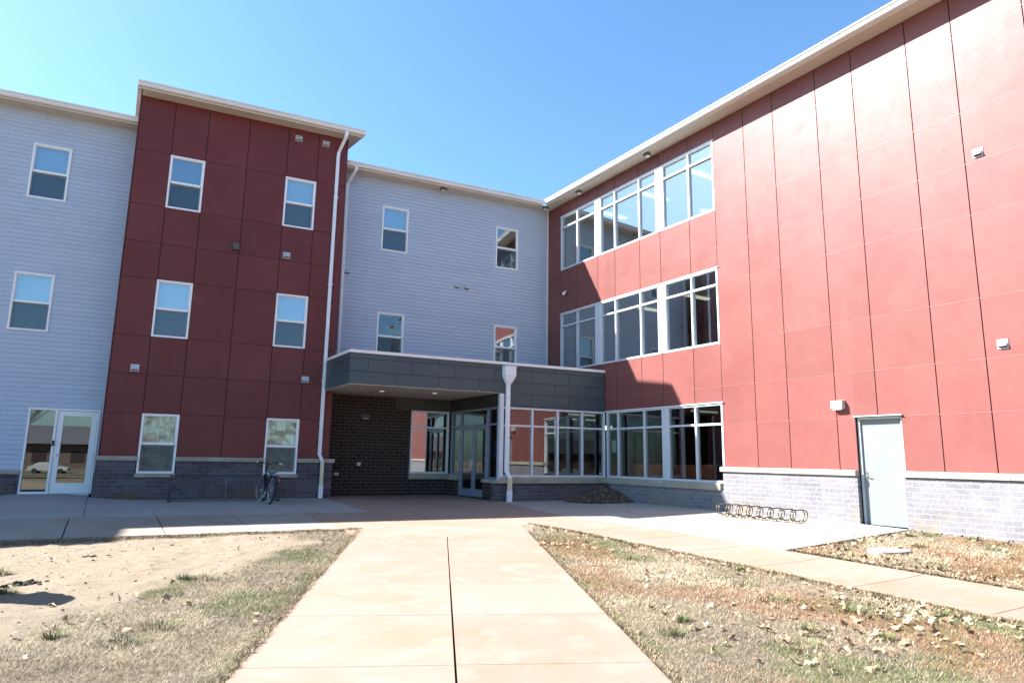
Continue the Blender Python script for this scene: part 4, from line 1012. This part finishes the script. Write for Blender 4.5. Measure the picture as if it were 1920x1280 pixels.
def leafmesh(name, pos, size, cols, tilt=.5):
    """curled lobed leaves; pos (n,3)"""
    n = len(pos); k = 9
    ang = np.linspace(0, 2*np.pi, k, endpoint=False); rad = np.array([1., .55, .9, .5, .75, .35, .75, .5, .9])
    lx = rad*np.cos(ang); ly = rad*np.sin(ang)*.85
    curl = rng.normal(0, .45, (n, 1)); curl2 = rng.normal(0, .35, (n, 1))
    lz = curl*(lx[None]**2)+curl2*(ly[None]**2)+.12*rng.normal(0, 1, (n, k)); V_ = np.stack([np.repeat(lx[None], n, 0), np.repeat(ly[None], n, 0), lz], -1)
    V_ = np.concatenate([V_, np.zeros((n, 1, 3))], 1)*size[:, None, None]
    a = rng.random(n)*2*np.pi; b_ = rng.normal(0, tilt, n); c_ = rng.normal(0, tilt, n)
    def rx(t, i, j):
        R = np.tile(np.eye(3), (n, 1, 1)); R[:, i, i] = np.cos(t); R[:, j, j] = np.cos(t); R[:, i, j] = -np.sin(t); R[:, j, i] = np.sin(t); return R
    R = rx(a, 0, 1)@rx(b_, 1, 2)@rx(c_, 0, 2)
    V_ = np.einsum('nij,nkj->nki', R, V_)
    zmin = V_[:, :, 2].min(1); V_[:, :, 2] -= (zmin*.7)[:, None]; V_ += pos[:, None, :]
    b0 = (np.arange(n)*(k+1))[:, None]; tri = np.array([[i, (i+1) % k, k] for i in range(k)]).reshape(1, -1)
    loops = (b0+tri).reshape(-1)
    me = bpy.data.meshes.new(name); me.vertices.add(n*(k+1)); me.vertices.foreach_set('co', V_.reshape(-1).astype(np.float32))
    me.loops.add(len(loops)); me.loops.foreach_set('vertex_index', loops.astype(np.int32)); me.polygons.add(len(loops)//3); me.polygons.foreach_set('loop_start', np.arange(0, len(loops), 3, dtype=np.int32))
    me.update(calc_edges=True); me.validate()
    ca = me.color_attributes.new('col', 'FLOAT_COLOR', 'POINT'); cc = np.repeat(cols[:, None, :], k+1, 1)
    ca.data.foreach_set('color', np.concatenate([cc.reshape(-1, 3), np.ones((n*(k+1), 1))], 1).astype(np.float32).ravel())
    return me
leafcol = lambda n: np.array([[.37, .275, .18]])*(.45+.75*rng.random((n, 1)))*np.array([1, 1, 1])+np.array([[.06, .0, -.01]])*rng.random((n, 1))
pts = []
def line(x0, y0, x1, y1, n, s):
    t = rng.random(n); pts.append(np.stack([x0+(x1-x0)*t+rng.normal(0, s, n), y0+(y1-y0)*t+rng.normal(0, s, n)], 1))
line(7.75, 12.0, 7.85, 3.2, 150, .16); line(10.05, 7.2, 10.1, 3.5, 190, .22); line(10.2, 7.2, 13.3, 7.35, 130, .14); line(13.4, 7.2, 13.35, 4.5, 70, .16)
line(6.2, 9.8, 7.0, 9.4, 60, .2); line(10.3, 6.8, 13.2, 4.5, 150, .8); line(7.6, 3.6, 7.2, 4.6, 110, .35); line(5.0, 4.2, 7.2, 3.6, 130, .5); line(4.6, 4.6, 7.5, 8, 120, 1.0)
line(12.55, 11.1, 12.9, 9.3, 45, .10); line(11, 15, 13, 13, 7, .8); line(-.8, 6.5, 1.6, 9, 45, .7); line(0, 12, 3.5, 11.5, 14, .5)
pp = np.concatenate(pts); keep = lawn(pp[:,0], pp[:,1]) | ((pp[:,0] > 10.1) & (pp[:,0] < 13.5) & (pp[:,1] > 7.6) & (pp[:,1] < 16.5)); pp = pp[keep]
sz = .022+.036*rng.random(len(pp)); pos = np.stack([pp[:,0], pp[:,1], np.where(lawn(pp[:,0], pp[:,1]), T(pp[:,0], pp[:,1])+.012, G(pp[:,0], pp[:,1])+.003)], 1)
lm = leafmesh('fallen_leaves', pos, sz, leafcol(len(pp))); LM = attrmat('dry_leaf', .7); lm.materials.append(LM)
lo = bpy.data.objects.new('fallen_leaves', lm); C.objects.link(lo); tag(lo, 'curled tan fallen leaves scattered along the grass edges', 'leaves', kind='stuff')
# leaf pile in the inner corner
n = 5200; ex = rng.random(n)**.62*1.45; ang = np.radians(180+rng.random(n)*92); px = 13.60+ex*np.cos(ang)*1.15; py = 16.72+ex*np.sin(ang)*.85
hh = .46*np.clip(1-ex/1.45, 0, 1)**1.15*(.62+.75*fbm(px, py, 3.2, 8))
pos = np.stack([px, py, G(px, py)+hh*rng.random(n)**.12+.005], 1)
pm = leafmesh('leaf_pile', pos, .030+.026*rng.random(n), np.array([[.20, .135, .095]])*(.4+.9*rng.random((n, 1)))+np.array([[.10, .08, .06]])*(rng.random((n, 1)) > .85), tilt=.7); pm.materials.append(LM)
po = bpy.data.objects.new('leaf_pile', pm); C.objects.link(po); tag(po, 'heap of brown dead leaves drifted into the shaded inner corner', 'leaf pile', kind='stuff')
# clods of dark soil on the bare patch
def clods(name, spots, mat, lab):
    m = MB()
    for (x, y, s) in spots:
        z = float(T(np.array(x), np.array(y)))-.006; n = 7; i0 = len(m.v); base = [(x+s*random.uniform(.6, 1.3)*math.cos(2*math.pi*k/n), y+s*random.uniform(.5, 1.1)*math.sin(2*math.pi*k/n), z) for k in range(n)]
        m.v += base+[(x+(q[0]-x)*.6, y+(q[1]-y)*.6, z+s*random.uniform(.35, .7)) for q in base]+[(x, y, z+s*.6)]
        for k in range(n): m.f.append((i0+k, i0+(k+1) % n, i0+n+(k+1) % n, i0+n+k)); m.f.append((i0+n+k, i0+n+(k+1) % n, i0+2*n))
    o = m.build(name, mat); return tag(o, lab, 'soil', kind='stuff')
M['clod'] = pmat('damp_soil', (.028, .02, .015), rough=.95, var=.3, vs=20)
M['crumb'] = pmat('dry_soil_crumb', (.18, .14, .10), rough=.95, var=.3, vs=20)
sp_ = [(-.58+random.gauss(0, .10), 9.62+random.gauss(0, .07), random.uniform(.02, .06)) for _ in range(30)]+[(.05+random.gauss(0, .06), 11.4+random.gauss(0, .05), random.uniform(.015, .04)) for _ in range(9)]
sp_ += [(random.uniform(2.4, 3.3), 12.2+random.gauss(0, .08), random.uniform(.012, .03)) for _ in range(16)]
for _ in range(170):
    x, y = random.uniform(-1.3, 3.2), random.uniform(6, 12.6)
    if dirtmask(np.array(x), np.array(y)) > .4: sp_.append((x, y, random.uniform(.006, .018)))
clods('soil_clods', sp_, M['clod'], 'small dark clods of damp soil on the bare patch')
sp_ = []
for _ in range(900):
    x, y = random.uniform(-1.5, 3.3), random.uniform(5.5, 12.9)
    if dirtmask(np.array(x), np.array(y)) > .3: sp_.append((x, y, random.uniform(.006, .022)))
clods('soil_crumbs', sp_, M['crumb'], 'pale dry crumbs of earth strewn over the bare patch')
m = MB(); n = 26
m.quad(*[(11.05+.42*math.cos(2*math.pi*k/n), 6.42+.27*math.sin(2*math.pi*k/n), float(G(11.05, 6.42))+.022) for k in range(n)])
i = len(m.v); m.v += [(p[0], p[1], p[2]-.06) for p in m.v[:n]]
for k in range(n): m.f.append((k, (k+1) % n, i+(k+1) % n, i+k))
o = m.build('utility_cover', M['slab']); tag(o, 'flat pale concrete utility cover set in the leafy grass', 'cover')

# ------------------------------------------------------------------ what stands behind the camera (seen only in the glass)
def bare_tree(x, y, h, seed, lab):
    r = random.Random(seed); t = empty('bare_tree', (x, y, -1.6)); tag(t, lab, 'tree', 'bare trees across the lawn')
    tk = MB(); cr = MB()
    tk.tube([(0, 0, -.5), (.05, 0, h*.18), (.1, .05, h*.36)], .2, seg=8, radii=[.34, .24, .2])
    def br(p, d, L, rad, depth):
        q = p+d*L*.5+Vector((r.uniform(-.1, .1), r.uniform(-.1, .1), .05))*L*.4; e = p+d*L
        cr.tube([p, q, e], rad, seg=5, caps=False, radii=[rad, rad*.8, rad*.55])
        if depth == 0: return
        for _ in range(3 if depth > 1 else 4):
            nd = (d+Vector((r.uniform(-.8, .8), r.uniform(-.8, .8), r.uniform(-.15, .6)))).normalized(); br(e if r.random() < .6 else q, nd, L*r.uniform(.55, .8), rad*.5, depth-1)
    for k in range(5):
        a = k*1.26+r.random(); br(Vector((.1, .05, h*.34)), Vector((math.cos(a)*.6, math.sin(a)*.6, 1)).normalized(), h*.24, .13, 4)
    tk.build('trunk', M['bark'], t, smooth=True); cr.build('crown', M['bark'], t)
for i, (x, y, h, w) in enumerate(((-34, -55, 13, 'widest'), (-22, -48, 12, 'leftmost'), (-9, -66, 15, 'tallest'), (4, -52, 13, 'middle'), (20, -46, 11, 'shortest'), (40, -34, 13, 'rightmost'))):
    bare_tree(x, y, h, 40+i, w+' bare winter tree on the far side of the lawn behind the viewer')
Hs = empty('house', (-10, -95, -1.6)); tag(Hs, 'low brick hall with a long grey roof beyond the lawn', 'building')
m = MB(); m.box(WLD, -34, 34, -8, 8, -.5, 4); m.build('wall', M['house'], Hs)
m = MB(); m.prof(lambda s, d, z: (s, d, z), [(-9, 4.0), (9, 4.0), (0, 7.2)], -35, 35); m.build('roof', M['roof'], Hs)
m = MB()
for k in range(12): m.box(WLD, -31+k*5.4, -29+k*5.4, 7.95, 8.04, 1, 2.8)
m.build('window', M['dark'], Hs)
for k, (x, y) in enumerate(((-27, -58), (-21, -60))):
    Cr = empty('parked_car', (x, y, -1.62)); tag(Cr, ('white' if k == 0 else 'silver')+' sedan parked along the far road behind the viewer', 'car', 'cars parked along the far road')
    m = MB(); m.prof(lambda s, d, z: (d, s, z), [(-2.2, .35), (2.2, .35), (2.25, .75), (1.35, .92), (.75, 1.40), (-1.0, 1.42), (-1.7, 1.0), (-2.2, .9)], -.85, .85); m.build('body', M['vinyl'] if k == 0 else M['lampgrey'], Cr, bevel=.06)
    for sx_ in (-1.4, 1.4):
        for sy_ in (-.8, .8):
            m = MB(); m.tube([(sx_, sy_-.1, .33), (sx_, sy_+.1, .33)], .33, seg=18); m.build('wheel', M['black'], Cr)
m = MB(); m.quad((-300, -42, -1.30), (300, -42, -1.30), (300, -35, -1.30), (-300, -35, -1.30))
m.v = [(v[0], v[1], float(G(v[0]*0+8, v[1]))+.0) for v in m.v]
M['road'] = pmat('asphalt', (.05, .05, .052), rough=.9); m.build('road', M['road'], kind='structure', recalc=False)

# ------------------------------------------------------------------ light, sky, camera
sd_ = Vector((.615, -.446, -.651)).normalized()
sun = bpy.data.lights.new('sun', 'SUN'); sun.energy = 5.0; sun.angle = math.radians(.53); sun.color = (1.0, .96, .915)
so = bpy.data.objects.new('sun', sun); C.objects.link(so); so.rotation_euler = sd_.to_track_quat('-Z', 'Y').to_euler(); so.location = (-30, 20, 40)
w = bpy.data.worlds.new('World'); bpy.context.scene.world = w; w.use_nodes = True; nt = w.node_tree
bg = nt.nodes['Background']; sk = nt.nodes.new('ShaderNodeTexSky'); sk.sky_type = 'NISHITA'; sk.sun_disc = False
sk.sun_elevation = math.asin(-sd_.z); sk.sun_rotation = math.atan2(-sd_.x, -sd_.y)
sk.air_density = 1.0; sk.dust_density = 1.0; sk.ozone_density = 1.5; sk.altitude = 200
nt.links.new(mix(nt, 1., sk.outputs[0], (.76, 1.045, 1.21), 'MULTIPLY'), bg.inputs[0]); bg.inputs[1].default_value = .062
cam = bpy.data.cameras.new('camera'); co = bpy.data.objects.new('camera', cam); C.objects.link(co); bpy.context.scene.camera = co
cam.sensor_width = 36; cam.lens = 23.448; cam.clip_end = 1500; cam.clip_start = .05
R = Matrix(((0.855195, -0.518065, 0.015801), (-0.102771, -0.139611, 0.984859), (-0.508015, -0.843871, -0.172637))).transposed()
co.matrix_world = Matrix.Translation((0, 0, H)) @ R.to_4x4()
sc = bpy.context.scene
sc.view_settings.view_transform = 'Standard'; sc.view_settings.look = 'None'; sc.view_settings.exposure = 2.15; sc.view_settings.gamma = 1
sc.cycles.max_bounces = 8; sc.cycles.transparent_max_bounces = 16; sc.cycles.use_denoising = True
